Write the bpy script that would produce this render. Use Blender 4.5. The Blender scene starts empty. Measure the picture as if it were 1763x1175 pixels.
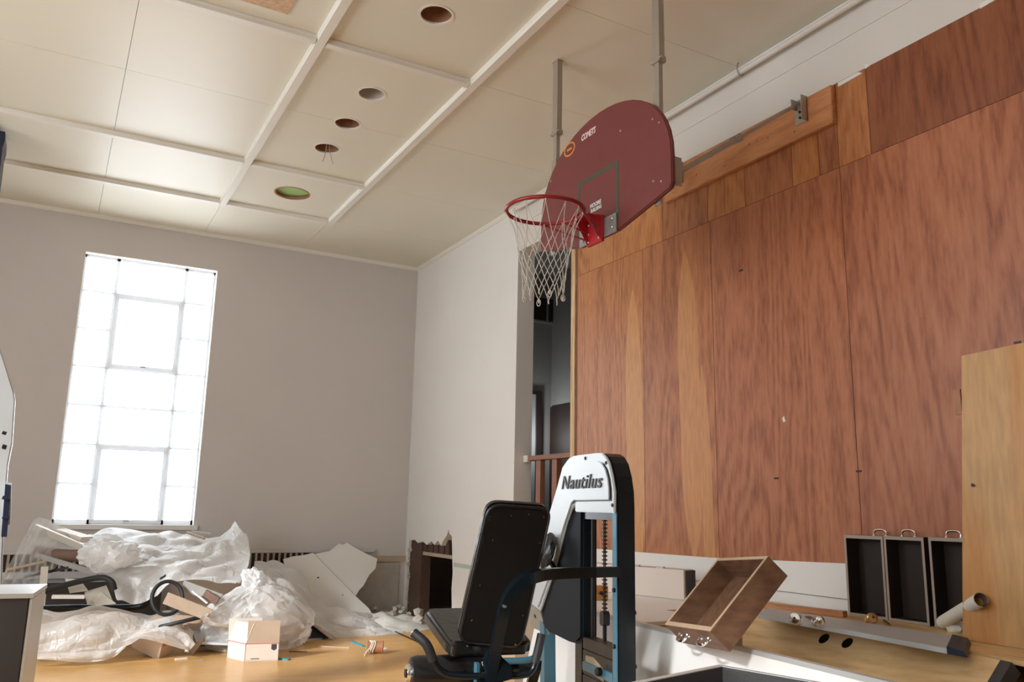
import bpy, bmesh, math, random
from mathutils import Vector, Matrix, noise, Euler
random.seed(7)
SC = bpy.context.scene
COL = SC.collection
V = Vector
pi = math.pi

# ------------------------------------------------------------------ camera, sky, light, exposure
F_PX, CXP, CYP, CAM_H = 1428.3, 881.5, 587.5, 1.34
YAW, PITCH, ROLL = math.radians(28.77), math.radians(11.42), math.radians(1.2)
_fw = V((math.sin(YAW)*math.cos(PITCH), math.cos(YAW)*math.cos(PITCH), math.sin(PITCH)))
_r0 = V((math.cos(YAW), -math.sin(YAW), 0)); _u0 = _r0.cross(_fw)
_rt = _r0*math.cos(ROLL) + _u0*math.sin(ROLL)
_up = -_r0*math.sin(ROLL) + _u0*math.cos(ROLL)
CAM = V((0, 0, CAM_H))
cam_data = bpy.data.cameras.new('camera')
cam_data.sensor_fit = 'HORIZONTAL'; cam_data.sensor_width = 36.0
cam_data.lens = F_PX/1763*36.0; cam_data.clip_start = 0.05; cam_data.clip_end = 200
cam = bpy.data.objects.new('camera', cam_data); COL.objects.link(cam)
m = Matrix((( _rt.x, _up.x, -_fw.x, CAM.x), (_rt.y, _up.y, -_fw.y, CAM.y), (_rt.z, _up.z, -_fw.z, CAM.z), (0, 0, 0, 1)))
cam.matrix_world = m
SC.camera = cam

world = bpy.data.worlds.new('overcast_sky'); SC.world = world; world.use_nodes = True
_bg = world.node_tree.nodes['Background']
_bg.inputs['Color'].default_value = (0.93, 0.97, 1.0, 1)
_bg.inputs['Strength'].default_value = 8.0

SC.view_settings.view_transform = 'Standard'
SC.view_settings.look = 'None'
SC.view_settings.gamma = 1.0
SC.view_settings.use_curve_mapping = False
SC.view_settings.exposure = 0.0
sun_d = bpy.data.lights.new('sun', 'SUN'); sun_d.energy = 5.5; sun_d.angle = math.radians(6); sun_d.color = (1.0, 0.98, 0.95)
sun_o = bpy.data.objects.new('sun', sun_d); COL.objects.link(sun_o)
sun_o.rotation_euler = V((0.78, 0.35, -0.41)).to_track_quat('-Z', 'Y').to_euler(); sun_o.location = (-9, 8, 7)

def portal(name, centre, normal, w, h):
    ld = bpy.data.lights.new(name, 'AREA'); ld.shape = 'RECTANGLE'; ld.size = w; ld.size_y = h
    ld.cycles.is_portal = True
    o = bpy.data.objects.new(name, ld); COL.objects.link(o)
    o.location = centre; o.rotation_euler = V(normal).to_track_quat('-Z', 'Y').to_euler()
    return o

# room numbers (metres, floor z=0)
H = 4.51; XR = 4.09; YB = 10.135; XL = -3.6; YF = -3.2
WIN_X0, WIN_X1, WIN_Z0, WIN_Z1 = 0.088, 1.52, 1.08, 4.075
LEFT_WINDOWS = [(-1.0, 0.9), (2.9, 6.5)]
portal('window_daylight_back', ((WIN_X0+WIN_X1)/2, YB+0.27, (WIN_Z0+WIN_Z1)/2), (0, -1, 0), WIN_X1-WIN_X0, WIN_Z1-WIN_Z0)
for a, b in LEFT_WINDOWS:
    portal('window_daylight_left', (XL-0.27, (a+b)/2, (WIN_Z0+WIN_Z1)/2), (1, 0, 0), WIN_Z1-WIN_Z0, b-a)

# ------------------------------------------------------------------ pixel helpers (measure where a sight line meets a real plane)
def ray(px, py):
    return _rt*((px-CXP)/F_PX) - _up*((py-CYP)/F_PX) + _fw
def onX(x, px, py): d = ray(px, py); return CAM + d*(x/d.x)
def onY(y, px, py): d = ray(px, py); return CAM + d*(y/d.y)
def onZ(z, px, py): d = ray(px, py); return CAM + d*((z-CAM_H)/d.z)
def onP(o, n, px, py): d = ray(px, py); return CAM + d*(((o-CAM).dot(n))/d.dot(n))

# ------------------------------------------------------------------ materials
def nodes_of(name):
    mt = bpy.data.materials.new(name); mt.use_nodes = True
    nt = mt.node_tree; b = nt.nodes['Principled BSDF']
    return mt, nt, b
def plain(name, col, rough=0.5, metal=0.0, bump=0.0, bscale=40, var=0.0, vscale=6, spec=0.5):
    mt, nt, b = nodes_of(name)
    b.inputs['Roughness'].default_value = rough; b.inputs['Metallic'].default_value = metal
    b.inputs['Specular IOR Level'].default_value = spec
    b.inputs['Base Color'].default_value = (*col, 1)
    tc = nt.nodes.new('ShaderNodeTexCoord')
    if var > 0:
        n = nt.nodes.new('ShaderNodeTexNoise'); n.inputs['Scale'].default_value = vscale; n.inputs['Detail'].default_value = 5
        nt.links.new(tc.outputs['Object'], n.inputs['Vector'])
        mx = nt.nodes.new('ShaderNodeMix'); mx.data_type = 'RGBA'
        mx.inputs['A'].default_value = (*[c*(1-var) for c in col], 1)
        mx.inputs['B'].default_value = (*[min(1, c*(1+var)) for c in col], 1)
        nt.links.new(n.outputs['Fac'], mx.inputs['Factor']); nt.links.new(mx.outputs['Result'], b.inputs['Base Color'])
    if bump > 0:
        n2 = nt.nodes.new('ShaderNodeTexNoise'); n2.inputs['Scale'].default_value = bscale; n2.inputs['Detail'].default_value = 4
        nt.links.new(tc.outputs['Object'], n2.inputs['Vector'])
        bp = nt.nodes.new('ShaderNodeBump'); bp.inputs['Strength'].default_value = bump; bp.inputs['Distance'].default_value = 0.01
        nt.links.new(n2.outputs['Fac'], bp.inputs['Height']); nt.links.new(bp.outputs['Normal'], b.inputs['Normal'])
    return mt
def ramp(nt, stops):
    r = nt.nodes.new('ShaderNodeValToRGB'); e = r.color_ramp.elements
    while len(e) < len(stops): e.new(0.5)
    for i, (p, c) in enumerate(stops): e[i].position = p; e[i].color = (*c, 1)
    return r
def wood(name, dark, mid, light, stretch=(1, 1, 0.1), scale=6.0, rough=0.5, sap=None, sapscale=(1.2, 1.2, 0.2), tint=False, ellipses=(), distort=4.0, bump=0.05, sapth=(0.56, 0.6), grain=0.17, lo=0.22, hi=0.8):
    """vertical (or otherwise stretched) cathedral grain; sap = pale sapwood colour"""
    mt, nt, b = nodes_of(name); L = nt.links.new
    b.inputs['Roughness'].default_value = rough
    tc = nt.nodes.new('ShaderNodeTexCoord')
    mp = nt.nodes.new('ShaderNodeMapping'); mp.inputs['Scale'].default_value = stretch
    oi = nt.nodes.new('ShaderNodeObjectInfo')
    sc = nt.nodes.new('ShaderNodeVectorMath'); sc.operation = 'SCALE'; sc.inputs['Scale'].default_value = 7.0
    cmb = nt.nodes.new('ShaderNodeCombineXYZ')
    for k in range(3): L(oi.outputs['Random'], cmb.inputs[k])
    L(cmb.outputs[0], sc.inputs[0])
    L(tc.outputs['Object'], mp.inputs['Vector'])
    add = nt.nodes.new('ShaderNodeVectorMath'); add.operation = 'ADD'
    L(mp.outputs[0], add.inputs[0]); L(sc.outputs[0], add.inputs[1])
    n1 = nt.nodes.new('ShaderNodeTexNoise'); n1.inputs['Scale'].default_value = scale*0.28; n1.inputs['Detail'].default_value = 2; n1.inputs['Distortion'].default_value = 0.6
    L(add.outputs[0], n1.inputs['Vector'])
    # contour rings of the low noise = cathedral grain
    ml = nt.nodes.new('ShaderNodeMath'); ml.operation = 'MULTIPLY'; ml.inputs[1].default_value = distort*6
    L(n1.outputs['Fac'], ml.inputs[0])
    sn = nt.nodes.new('ShaderNodeMath'); sn.operation = 'SINE'
    m2 = nt.nodes.new('ShaderNodeMath'); m2.operation = 'MULTIPLY'; m2.inputs[1].default_value = 6.28
    L(ml.outputs[0], m2.inputs[0]); L(m2.outputs[0], sn.inputs[0])
    n2 = nt.nodes.new('ShaderNodeTexNoise'); n2.inputs['Scale'].default_value = scale*9; n2.inputs['Detail'].default_value = 3
    L(add.outputs[0], n2.inputs['Vector'])
    mixv = nt.nodes.new('ShaderNodeMath'); mixv.operation = 'MULTIPLY_ADD'; mixv.inputs[1].default_value = grain; mixv.inputs[2].default_value = 0.0
    L(sn.outputs[0], mixv.inputs[0])
    a2 = nt.nodes.new('ShaderNodeMath'); a2.operation = 'ADD'; L(mixv.outputs[0], a2.inputs[0]); L(n2.outputs['Fac'], a2.inputs[1])
    n3 = nt.nodes.new('ShaderNodeTexNoise'); n3.inputs['Scale'].default_value = scale*0.35; n3.inputs['Detail'].default_value = 2
    L(add.outputs[0], n3.inputs['Vector'])
    m3 = nt.nodes.new('ShaderNodeMath'); m3.operation = 'MULTIPLY_ADD'; m3.inputs[1].default_value = 0.5; m3.inputs[2].default_value = -0.25
    L(n3.outputs['Fac'], m3.inputs[0])
    a3 = nt.nodes.new('ShaderNodeMath'); a3.operation = 'ADD'; L(a2.outputs[0], a3.inputs[0]); L(m3.outputs[0], a3.inputs[1])
    rp = ramp(nt, [(lo, dark), (0.5, mid), (hi, light)])
    L(a3.outputs[0], rp.inputs['Fac'])
    out = rp.outputs['Color']
    if sap:
        mp2 = nt.nodes.new('ShaderNodeMapping'); mp2.inputs['Scale'].default_value = sapscale
        L(tc.outputs['Object'], mp2.inputs['Vector'])
        ad2 = nt.nodes.new('ShaderNodeVectorMath'); ad2.operation = 'ADD'; L(mp2.outputs[0], ad2.inputs[0]); L(sc.outputs[0], ad2.inputs[1])
        ns = nt.nodes.new('ShaderNodeTexNoise'); ns.inputs['Scale'].default_value = 2.0; ns.inputs['Detail'].default_value = 1.2
        L(ad2.outputs[0], ns.inputs['Vector'])
        mr = nt.nodes.new('ShaderNodeMapRange'); mr.inputs['From Min'].default_value = sapth[0]; mr.inputs['From Max'].default_value = sapth[1]
        L(ns.outputs['Fac'], mr.inputs['Value'])
        mask = mr.outputs['Result']
        for (y0, w, z0, h) in ellipses:
            sx = nt.nodes.new('ShaderNodeSeparateXYZ'); L(tc.outputs['Object'], sx.inputs[0])
            wob = nt.nodes.new('ShaderNodeMath'); wob.operation = 'MULTIPLY_ADD'; wob.inputs[1].default_value = 0.16; wob.inputs[2].default_value = -0.08-y0
            L(n1.outputs['Fac'], wob.inputs[0])
            yy = nt.nodes.new('ShaderNodeMath'); yy.operation = 'ADD'; L(sx.outputs['Y'], yy.inputs[0]); L(wob.outputs[0], yy.inputs[1])
            ya = nt.nodes.new('ShaderNodeMath'); ya.operation = 'ABSOLUTE'; L(yy.outputs[0], ya.inputs[0])
            yd = nt.nodes.new('ShaderNodeMath'); yd.operation = 'DIVIDE'; L(ya.outputs[0], yd.inputs[0]); yd.inputs[1].default_value = w
            zz = nt.nodes.new('ShaderNodeMath'); zz.operation = 'SUBTRACT'; L(sx.outputs['Z'], zz.inputs[0]); zz.inputs[1].default_value = z0
            zd = nt.nodes.new('ShaderNodeMath'); zd.operation = 'DIVIDE'; L(zz.outputs[0], zd.inputs[0]); zd.inputs[1].default_value = h
            z2 = nt.nodes.new('ShaderNodeMath'); z2.operation = 'POWER'; L(zd.outputs[0], z2.inputs[0]); z2.inputs[1].default_value = 4
            sm = nt.nodes.new('ShaderNodeMath'); sm.operation = 'ADD'; L(yd.outputs[0], sm.inputs[0]); L(z2.outputs[0], sm.inputs[1])
            mm = nt.nodes.new('ShaderNodeMapRange'); mm.inputs['From Min'].default_value = 1.04; mm.inputs['From Max'].default_value = 0.94
            L(sm.outputs[0], mm.inputs['Value'])
            mxm = nt.nodes.new('ShaderNodeMath'); mxm.operation = 'MAXIMUM'; L(mask, mxm.inputs[0]); L(mm.outputs['Result'], mxm.inputs[1])
            mask = mxm.outputs[0]
        rs = ramp(nt, [(0.3, [c*0.82 for c in sap]), (0.75, [min(1, c*1.1) for c in sap])])
        L(n2.outputs['Fac'], rs.inputs['Fac'])
        mx = nt.nodes.new('ShaderNodeMix'); mx.data_type = 'RGBA'
        L(mask, mx.inputs['Factor']); L(out, mx.inputs['A']); L(rs.outputs['Color'], mx.inputs['B'])
        out = mx.outputs['Result']
    if tint:
        mt_ = nt.nodes.new('ShaderNodeMix'); mt_.data_type = 'RGBA'; mt_.blend_type = 'MULTIPLY'; mt_.inputs['Factor'].default_value = 1
        L(out, mt_.inputs['A']); L(oi.outputs['Color'], mt_.inputs['B']); out = mt_.outputs['Result']
    L(out, b.inputs['Base Color'])
    if bump:
        bp = nt.nodes.new('ShaderNodeBump'); bp.inputs['Strength'].default_value = bump; bp.inputs['Distance'].default_value = 0.005
        L(n2.outputs['Fac'], bp.inputs['Height']); L(bp.outputs['Normal'], b.inputs['Normal'])
    return mt
def film(name, col, transp=0.3, transl=0.35, rough=0.35, gloss=0.12, bump=0.3):
    """polythene: part see-through, part glowing through, part white"""
    mt = bpy.data.materials.new(name); mt.use_nodes = True; nt = mt.node_tree; L = nt.links.new
    nt.nodes.remove(nt.nodes['Principled BSDF']); out = nt.nodes['Material Output']
    d = nt.nodes.new('ShaderNodeBsdfDiffuse'); d.inputs['Color'].default_value = (*col, 1)
    t = nt.nodes.new('ShaderNodeBsdfTranslucent'); t.inputs['Color'].default_value = (*col, 1)
    p = nt.nodes.new('ShaderNodeBsdfTransparent'); p.inputs['Color'].default_value = (0.97, 0.98, 0.98, 1)
    g = nt.nodes.new('ShaderNodeBsdfGlossy'); g.inputs['Roughness'].default_value = rough
    m1 = nt.nodes.new('ShaderNodeMixShader'); m1.inputs[0].default_value = transl
    m2 = nt.nodes.new('ShaderNodeMixShader')
    m3 = nt.nodes.new('ShaderNodeMixShader'); m3.inputs[0].default_value = gloss
    lw = nt.nodes.new('ShaderNodeLayerWeight'); lw.inputs['Blend'].default_value = 0.35
    mr = nt.nodes.new('ShaderNodeMapRange'); mr.inputs['To Min'].default_value = transp; mr.inputs['To Max'].default_value = transp*0.25
    L(lw.outputs['Facing'], mr.inputs['Value']); L(mr.outputs['Result'], m2.inputs[0])
    L(d.outputs[0], m1.inputs[1]); L(t.outputs[0], m1.inputs[2])
    L(m1.outputs[0], m3.inputs[1]); L(g.outputs[0], m3.inputs[2])
    L(m3.outputs[0], m2.inputs[1]); L(p.outputs[0], m2.inputs[2]); L(m2.outputs[0], out.inputs['Surface'])
    if bump:
        tc = nt.nodes.new('ShaderNodeTexCoord')
        n = nt.nodes.new('ShaderNodeTexNoise'); n.inputs['Scale'].default_value = 9; n.inputs['Detail'].default_value = 4; n.inputs['Distortion'].default_value = 1.5
        L(tc.outputs['Object'], n.inputs['Vector'])
        bp = nt.nodes.new('ShaderNodeBump'); bp.inputs['Strength'].default_value = bump; bp.inputs['Distance'].default_value = 0.04
        L(n.outputs['Fac'], bp.inputs['Height'])
        for s in (d, t, g): L(bp.outputs['Normal'], s.inputs['Normal'])
    return mt
def glass(name, tint=(0.98, 0.99, 1.0), gloss=0.06):
    mt = bpy.data.materials.new(name); mt.use_nodes = True; nt = mt.node_tree; L = nt.links.new
    nt.nodes.remove(nt.nodes['Principled BSDF']); out = nt.nodes['Material Output']
    p = nt.nodes.new('ShaderNodeBsdfTransparent'); p.inputs['Color'].default_value = (*tint, 1)
    g = nt.nodes.new('ShaderNodeBsdfGlossy'); g.inputs['Roughness'].default_value = 0.03
    mx = nt.nodes.new('ShaderNodeMixShader'); mx.inputs[0].default_value = gloss
    L(p.outputs[0], mx.inputs[1]); L(g.outputs[0], mx.inputs[2]); L(mx.outputs[0], out.inputs['Surface'])
    return mt

M = {}
M['wall'] = plain('wall_paint', (0.58, 0.54, 0.515), 0.6, bump=0.06, bscale=60, var=0.03, vscale=2)
M['wall_white'] = plain('white_paint', (0.78, 0.755, 0.72), 0.5, bump=0.05, bscale=50, var=0.03, vscale=2)
M['ceiling'] = plain('ceiling_tile_paint', (0.72, 0.69, 0.58), 0.42, bump=0.10, bscale=14, var=0.03, vscale=1.5)
M['batten'] = plain('batten_paint', (0.74, 0.72, 0.65), 0.45)
M['dark_void'] = plain('dark_void', (0.03, 0.025, 0.02), 0.9)
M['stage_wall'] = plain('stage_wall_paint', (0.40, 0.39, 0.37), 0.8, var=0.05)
M['floor'] = wood('floor_varnished_wood', (0.60, 0.33, 0.11), (0.67, 0.39, 0.14), (0.71, 0.43, 0.17), stretch=(0.25, 1, 1), scale=3, rough=0.28, distort=1.2, bump=0.02)
M['ply_wall'] = wood('plywood_red', (0.20, 0.056, 0.020), (0.37, 0.126, 0.049), (0.45, 0.182, 0.077), stretch=(1, 1, 0.16), scale=5.0, rough=0.42, grain=0.125, distort=2.6, lo=0.10, hi=0.90, sap=(0.49, 0.21, 0.085), sapscale=(1.0, 1.0, 0.10), tint=True, ellipses=((4.67, 0.125, 2.15, 1.16), (5.33, 0.11, 2.0, 1.15), (4.52, 0.05, 1.5, 0.9)), sapth=(0.75, 0.79))
M['pine'] = wood('pine_board', (0.42, 0.165, 0.06), (0.52, 0.215, 0.085), (0.58, 0.265, 0.115), stretch=(1, 0.12, 1), scale=7, rough=0.45)
M['stud'] = wood('pale_stud', (0.52, 0.33, 0.16), (0.66, 0.45, 0.25), (0.72, 0.52, 0.31), stretch=(1, 1, 0.1), scale=7, rough=0.6)
M['ply_light'] = wood('light_plywood', (0.58, 0.37, 0.17), (0.70, 0.47, 0.23), (0.76, 0.54, 0.29), stretch=(1, 0.14, 1), scale=5, rough=0.45, distort=3)
M['ply_tall'] = wood('tall_plywood', (0.42, 0.175, 0.045), (0.52, 0.24, 0.068), (0.58, 0.29, 0.095), stretch=(1, 1, 0.14), scale=5, rough=0.45, distort=2.0, grain=0.13, lo=0.1, hi=0.9, sap=(0.55, 0.31, 0.12), sapth=(0.55, 0.62))
M['drawer_wood'] = wood('drawer_wood', (0.145, 0.068, 0.036), (0.19, 0.095, 0.052), (0.23, 0.12, 0.068), stretch=(0.3, 1, 1), scale=5, rough=0.55)
M['drawer_edge'] = plain('drawer_edge', (0.58, 0.42, 0.28), 0.5, var=0.1, vscale=20)
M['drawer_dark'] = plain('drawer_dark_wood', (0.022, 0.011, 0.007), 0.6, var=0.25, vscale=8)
M['drawer_grey'] = plain('drawer_grey_edge', (0.36, 0.29, 0.235), 0.6, var=0.1, vscale=15)
M['rail_wood'] = plain('railing_red_wood', (0.27, 0.12, 0.07), 0.5, var=0.2, vscale=10)
M['steel'] = plain('grey_steel', (0.42, 0.38, 0.32), 0.42, 0.55, var=0.12, vscale=9)
M['galv'] = plain('galvanised_plate', (0.36, 0.40, 0.40), 0.42, 0.6, var=0.1, vscale=14)
M['chrome'] = plain('chrome', (0.85, 0.85, 0.86), 0.12, 1.0)
M['bolt'] = plain('bolt_metal', (0.55, 0.53, 0.5), 0.3, 0.9)
M['brass'] = plain('tarnished_brass', (0.62, 0.43, 0.22), 0.25, 1.0)
M['board_red'] = plain('backboard_maroon', (0.165, 0.029, 0.026), 0.55, bump=0.12, bscale=120, var=0.10, vscale=7)
M['board_edge'] = plain('backboard_edge', (0.16, 0.035, 0.035), 0.5)
M['rim_red'] = plain('rim_paint', (0.30, 0.016, 0.022), 0.3, 0.1)
M['bracket_red'] = plain('bracket_paint', (0.50, 0.02, 0.028), 0.35, 0.1)
M['green_line'] = plain('green_line', (0.035, 0.085, 0.045), 0.5)
M['net'] = plain('net_cord', (0.62, 0.59, 0.53), 0.8)
M['orange_print'] = plain('orange_print', (0.70, 0.27, 0.045), 0.5)
M['pink_print'] = plain('pale_print', (0.78, 0.62, 0.61), 0.5)
M['pale_sticker'] = plain('pale_sticker', (0.62, 0.66, 0.62), 0.5)
M['sticker_ink'] = plain('sticker_ink', (0.12, 0.2, 0.2), 0.5)
M['frame_black'] = plain('frame_enamel', (0.005, 0.010, 0.014), 0.24, 0.15)
M['shroud'] = plain('shroud_enamel', (0.005, 0.008, 0.012), 0.6, spec=0.2)
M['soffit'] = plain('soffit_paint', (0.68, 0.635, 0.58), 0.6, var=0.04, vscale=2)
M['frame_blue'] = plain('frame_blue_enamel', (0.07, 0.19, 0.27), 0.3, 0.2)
M['vinyl'] = plain('black_vinyl', (0.010, 0.010, 0.011), 0.25, bump=0.12, bscale=35)
M['pad_back'] = plain('pad_backing', (0.009, 0.0075, 0.0065), 0.8, bump=0.1, bscale=90, spec=0.15)
M['silver'] = plain('brushed_silver', (0.60, 0.63, 0.65), 0.34, 0.3, var=0.04, vscale=4)
M['black'] = plain('black_paint', (0.008, 0.008, 0.01), 0.4)
M['rubber'] = plain('black_rubber', (0.015, 0.015, 0.016), 0.6)
M['plate'] = plain('weight_plate', (0.05, 0.042, 0.036), 0.4, 0.4, var=0.6, vscale=14)
M['label_plate'] = plain('weight_label', (0.42, 0.34, 0.22), 0.5, var=0.2, vscale=20)
M['drywall'] = plain('drywall_paper', (0.74, 0.72, 0.68), 0.75, bump=0.06, bscale=20, var=0.04, vscale=3)
M['whiteboard'] = plain('white_paper_face', (0.92, 0.91, 0.89), 0.45, var=0.03, vscale=5, bump=0.04, bscale=8)
M['cream'] = plain('cream_board', (0.75, 0.64, 0.56), 0.6, var=0.06, vscale=6)
M['grey_board'] = plain('grey_blue_laminate', (0.52, 0.54, 0.56), 0.45, var=0.05)
M['grey_dark'] = plain('dark_grey_panel', (0.05, 0.046, 0.046), 0.55, bump=0.15, bscale=150)
M['alum'] = plain('aluminium_trim', (0.66, 0.68, 0.68), 0.35, 0.4)
M['cardboard'] = plain('cardboard', (0.50, 0.385, 0.29), 0.8, var=0.08, vscale=8)
M['cardboard_white'] = plain('white_cardboard', (0.76, 0.68, 0.61), 0.75, var=0.04, vscale=10)
M['red_line'] = plain('red_line_print', (0.5, 0.08, 0.07), 0.6)
M['dark_print'] = plain('dark_print', (0.06, 0.05, 0.07), 0.6)
M['film'] = film('polythene', (0.95, 0.955, 0.96), 0.08, 0.5, bump=0.45)
M['film_clear'] = film('clear_polythene', (0.90, 0.92, 0.93), 0.72, 0.4, bump=0.2)
M['film_bag'] = film('polythene_bag', (0.93, 0.93, 0.93), 0.46, 0.45)
M['glass'] = glass('window_glass')
M['window_bar'] = None
M['teal'] = plain('teal_tape', (0.02, 0.22, 0.26), 0.5)
M['plank'] = plain('plank_wood', (0.46, 0.36, 0.27), 0.6, var=0.12, vscale=12)
M['plank_grey'] = plain('grey_plank', (0.40, 0.39, 0.37), 0.65, var=0.1)
M['brown'] = plain('brown_cloth', (0.20, 0.125, 0.095), 0.85, var=0.2, vscale=9)
M['rust'] = plain('rusted_can', (0.36, 0.17, 0.09), 0.7, var=0.5, vscale=9)
M['white_can'] = plain('white_enamel_can', (0.60, 0.52, 0.44), 0.4, var=0.2, vscale=7)
M['green_can'] = plain('green_board', (0.30, 0.46, 0.16), 0.7, var=0.1)
M['osb'] = plain('osb_flakes', (0.58, 0.40, 0.25), 0.7, var=0.45, vscale=28)
M['plaster'] = plain('broken_plaster', (0.50, 0.46, 0.41), 0.9, bump=0.6, bscale=18, var=0.25, vscale=9)
M['lath'] = plain('broken_brown_lath', (0.10, 0.055, 0.04), 0.85, var=0.4, vscale=12)
M['paper'] = plain('paper', (0.72, 0.69, 0.60), 0.8, var=0.06)
M['navy'] = plain('navy_enamel', (0.008, 0.014, 0.04), 0.45)
M['green_strip'] = plain('pale_green_tape', (0.45, 0.55, 0.44), 0.7, var=0.1)
M['orange_block'] = plain('orange_wood', (0.66, 0.29, 0.07), 0.5, var=0.15)
M['blue_bit'] = plain('blue_plastic', (0.05, 0.30, 0.38), 0.4)
M['terracotta'] = plain('brown_spool', (0.40, 0.17, 0.08), 0.55, var=0.12)
M['wire'] = plain('wire', (0.45, 0.36, 0.28), 0.5)
M['door_dark'] = plain('dark_door', (0.035, 0.022, 0.018), 0.5, var=0.2)
M['dust'] = plain('plaster_dust', (0.62, 0.60, 0.56), 0.95, bump=0.8, bscale=14, var=0.12, vscale=10)

def bar_material():
    # steel glazing bar made translucent: the window's glare put into its material
    mt = film('glazing_bar_glow', (0.86, 0.88, 0.90), 0.0, 0.30, gloss=0.04, bump=0)
    return mt
M['window_bar'] = bar_material()

# ------------------------------------------------------------------ mesh helpers
def link(name, bm, mat, parent=None, smooth=False, bevel=0.0, segs=2):
    if bevel > 0:
        bmesh.ops.remove_doubles(bm, verts=bm.verts, dist=1e-6)
        es = [e for e in bm.edges if len(e.link_faces) == 2 and e.calc_face_angle(0) > 0.5]
        bmesh.ops.bevel(bm, geom=es, offset=bevel, segments=segs, affect='EDGES', clamp_overlap=True)
    bmesh.ops.recalc_face_normals(bm, faces=bm.faces)
    me = bpy.data.meshes.new(name); bm.to_mesh(me); bm.free()
    mats = mat if isinstance(mat, (list, tuple)) else [mat]
    for q in mats: me.materials.append(q)
    if smooth:
        for p in me.polygons: p.use_smooth = True
        try: me.set_sharp_from_angle(angle=math.radians(38))
        except Exception: pass
    o = bpy.data.objects.new(name, me); COL.objects.link(o)
    if parent is not None:
        o.parent = parent
        o.matrix_parent_inverse = Matrix.Translation(-parent.location) if parent.type == 'EMPTY' else Matrix()
    return o
def thing(name, label, cat, loc=(0, 0, 0), group=None):
    o = bpy.data.objects.new(name, None); o.empty_display_size = 0.1; COL.objects.link(o)
    o.location = loc
    return tag(o, label, cat, group)
def tag(o, label, cat, group=None):
    o['label'] = label; o['category'] = cat
    if group: o['group'] = group
    return o
def struct(o): o['kind'] = 'structure'; return o
def stuff(o): o['kind'] = 'stuff'; return o
def box(bm, c, s, R=None):
    hx, hy, hz = s[0]/2, s[1]/2, s[2]/2; vs = []
    for x in (-hx, hx):
        for y in (-hy, hy):
            for z in (-hz, hz):
                p = V((x, y, z))
                if R is not None: p = R @ p
                vs.append(bm.verts.new(p + V(c)))
    for f in ((0, 1, 3, 2), (4, 6, 7, 5), (0, 4, 5, 1), (2, 3, 7, 6), (0, 2, 6, 4), (1, 5, 7, 3)):
        bm.faces.new([vs[i] for i in f])
    return vs
def bx(lo, hi):
    bm = bmesh.new(); c = [(a+b)/2 for a, b in zip(lo, hi)]; s = [abs(b-a) for a, b in zip(lo, hi)]
    box(bm, c, s); return bm
def addbx(bm, lo, hi): box(bm, [(a+b)/2 for a, b in zip(lo, hi)], [abs(b-a) for a, b in zip(lo, hi)])
def prism(bm, pts, vec):
    vec = V(vec); a = [bm.verts.new(V(p)) for p in pts]; b = [bm.verts.new(V(p)+vec) for p in pts]
    bm.faces.new(a); bm.faces.new(list(reversed(b)))
    n = len(pts)
    for i in range(n): bm.faces.new((a[i], b[i], b[(i+1) % n], a[(i+1) % n]))
def prism_bm(pts, vec): bm = bmesh.new(); prism(bm, pts, vec); return bm
def smoothpath(pts, n=6, closed=False):
    P = [V(p) for p in pts]; out = []; N = len(P)
    rng = range(N if closed else N-1)
    for i in rng:
        p0 = P[(i-1) % N] if closed or i > 0 else P[i]*2-P[i+1]
        p1 = P[i]; p2 = P[(i+1) % N]
        p3 = P[(i+2) % N] if closed or i+2 < N else p2*2-p1
        for k in range(n):
            t = k/n
            out.append(0.5*((2*p1)+(p2-p0)*t+(2*p0-5*p1+4*p2-p3)*t*t+(3*p1-p0-3*p2+p3)*t**3))
    if not closed: out.append(P[-1])
    return out
def tube(bm, pts, r, seg=8, closed=False, cap=True, square=False, up=None):
    P = [V(p) for p in pts]; N = len(P); rings = []
    prev = None
    for i in range(N):
        if closed: t = (P[(i+1) % N]-P[(i-1) % N])
        else: t = P[min(i+1, N-1)]-P[max(i-1, 0)]
        t.normalize()
        if prev is None:
            a = V(up) if up else (V((0, 0, 1)) if abs(t.z) < 0.9 else V((1, 0, 0)))
        else: a = prev
        u = (a - t*a.dot(t)); 
        if u.length < 1e-6: u = t.orthogonal()
        u.normalize(); w = t.cross(u); prev = u
        rr = r[i] if isinstance(r, (list, tuple)) and len(r) == N and not square else r
        ring = []
        if square:
            ru, rw = rr if isinstance(rr, (list, tuple)) else (rr, rr)
            k = 1.0
            if 0 < i < N-1:
                a1 = (P[i]-P[i-1]).normalized(); a2 = (P[i+1]-P[i]).normalized()
                k = 1/max(0.5, math.cos(a1.angle(a2)/2)) if a1.length and a2.length else 1
            for su, sw in ((1, 1), (-1, 1), (-1, -1), (1, -1)): ring.append(bm.verts.new(P[i]+u*ru*su*k**0+w*rw*sw*k**0))
        else:
            for s in range(seg):
                an = 2*pi*s/seg; ring.append(bm.verts.new(P[i]+(u*math.cos(an)+w*math.sin(an))*rr))
        rings.append(ring)
    n = len(rings[0])
    for i in range(N if closed else N-1):
        A = rings[i]; B = rings[(i+1) % N]
        for s in range(n): bm.faces.new((A[s], A[(s+1) % n], B[(s+1) % n], B[s]))
    if not closed and cap:
        bm.faces.new(list(reversed(rings[0]))); bm.faces.new(rings[-1])
def tube_bm(pts, r, **k): bm = bmesh.new(); tube(bm, pts, r, **k); return bm
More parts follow.
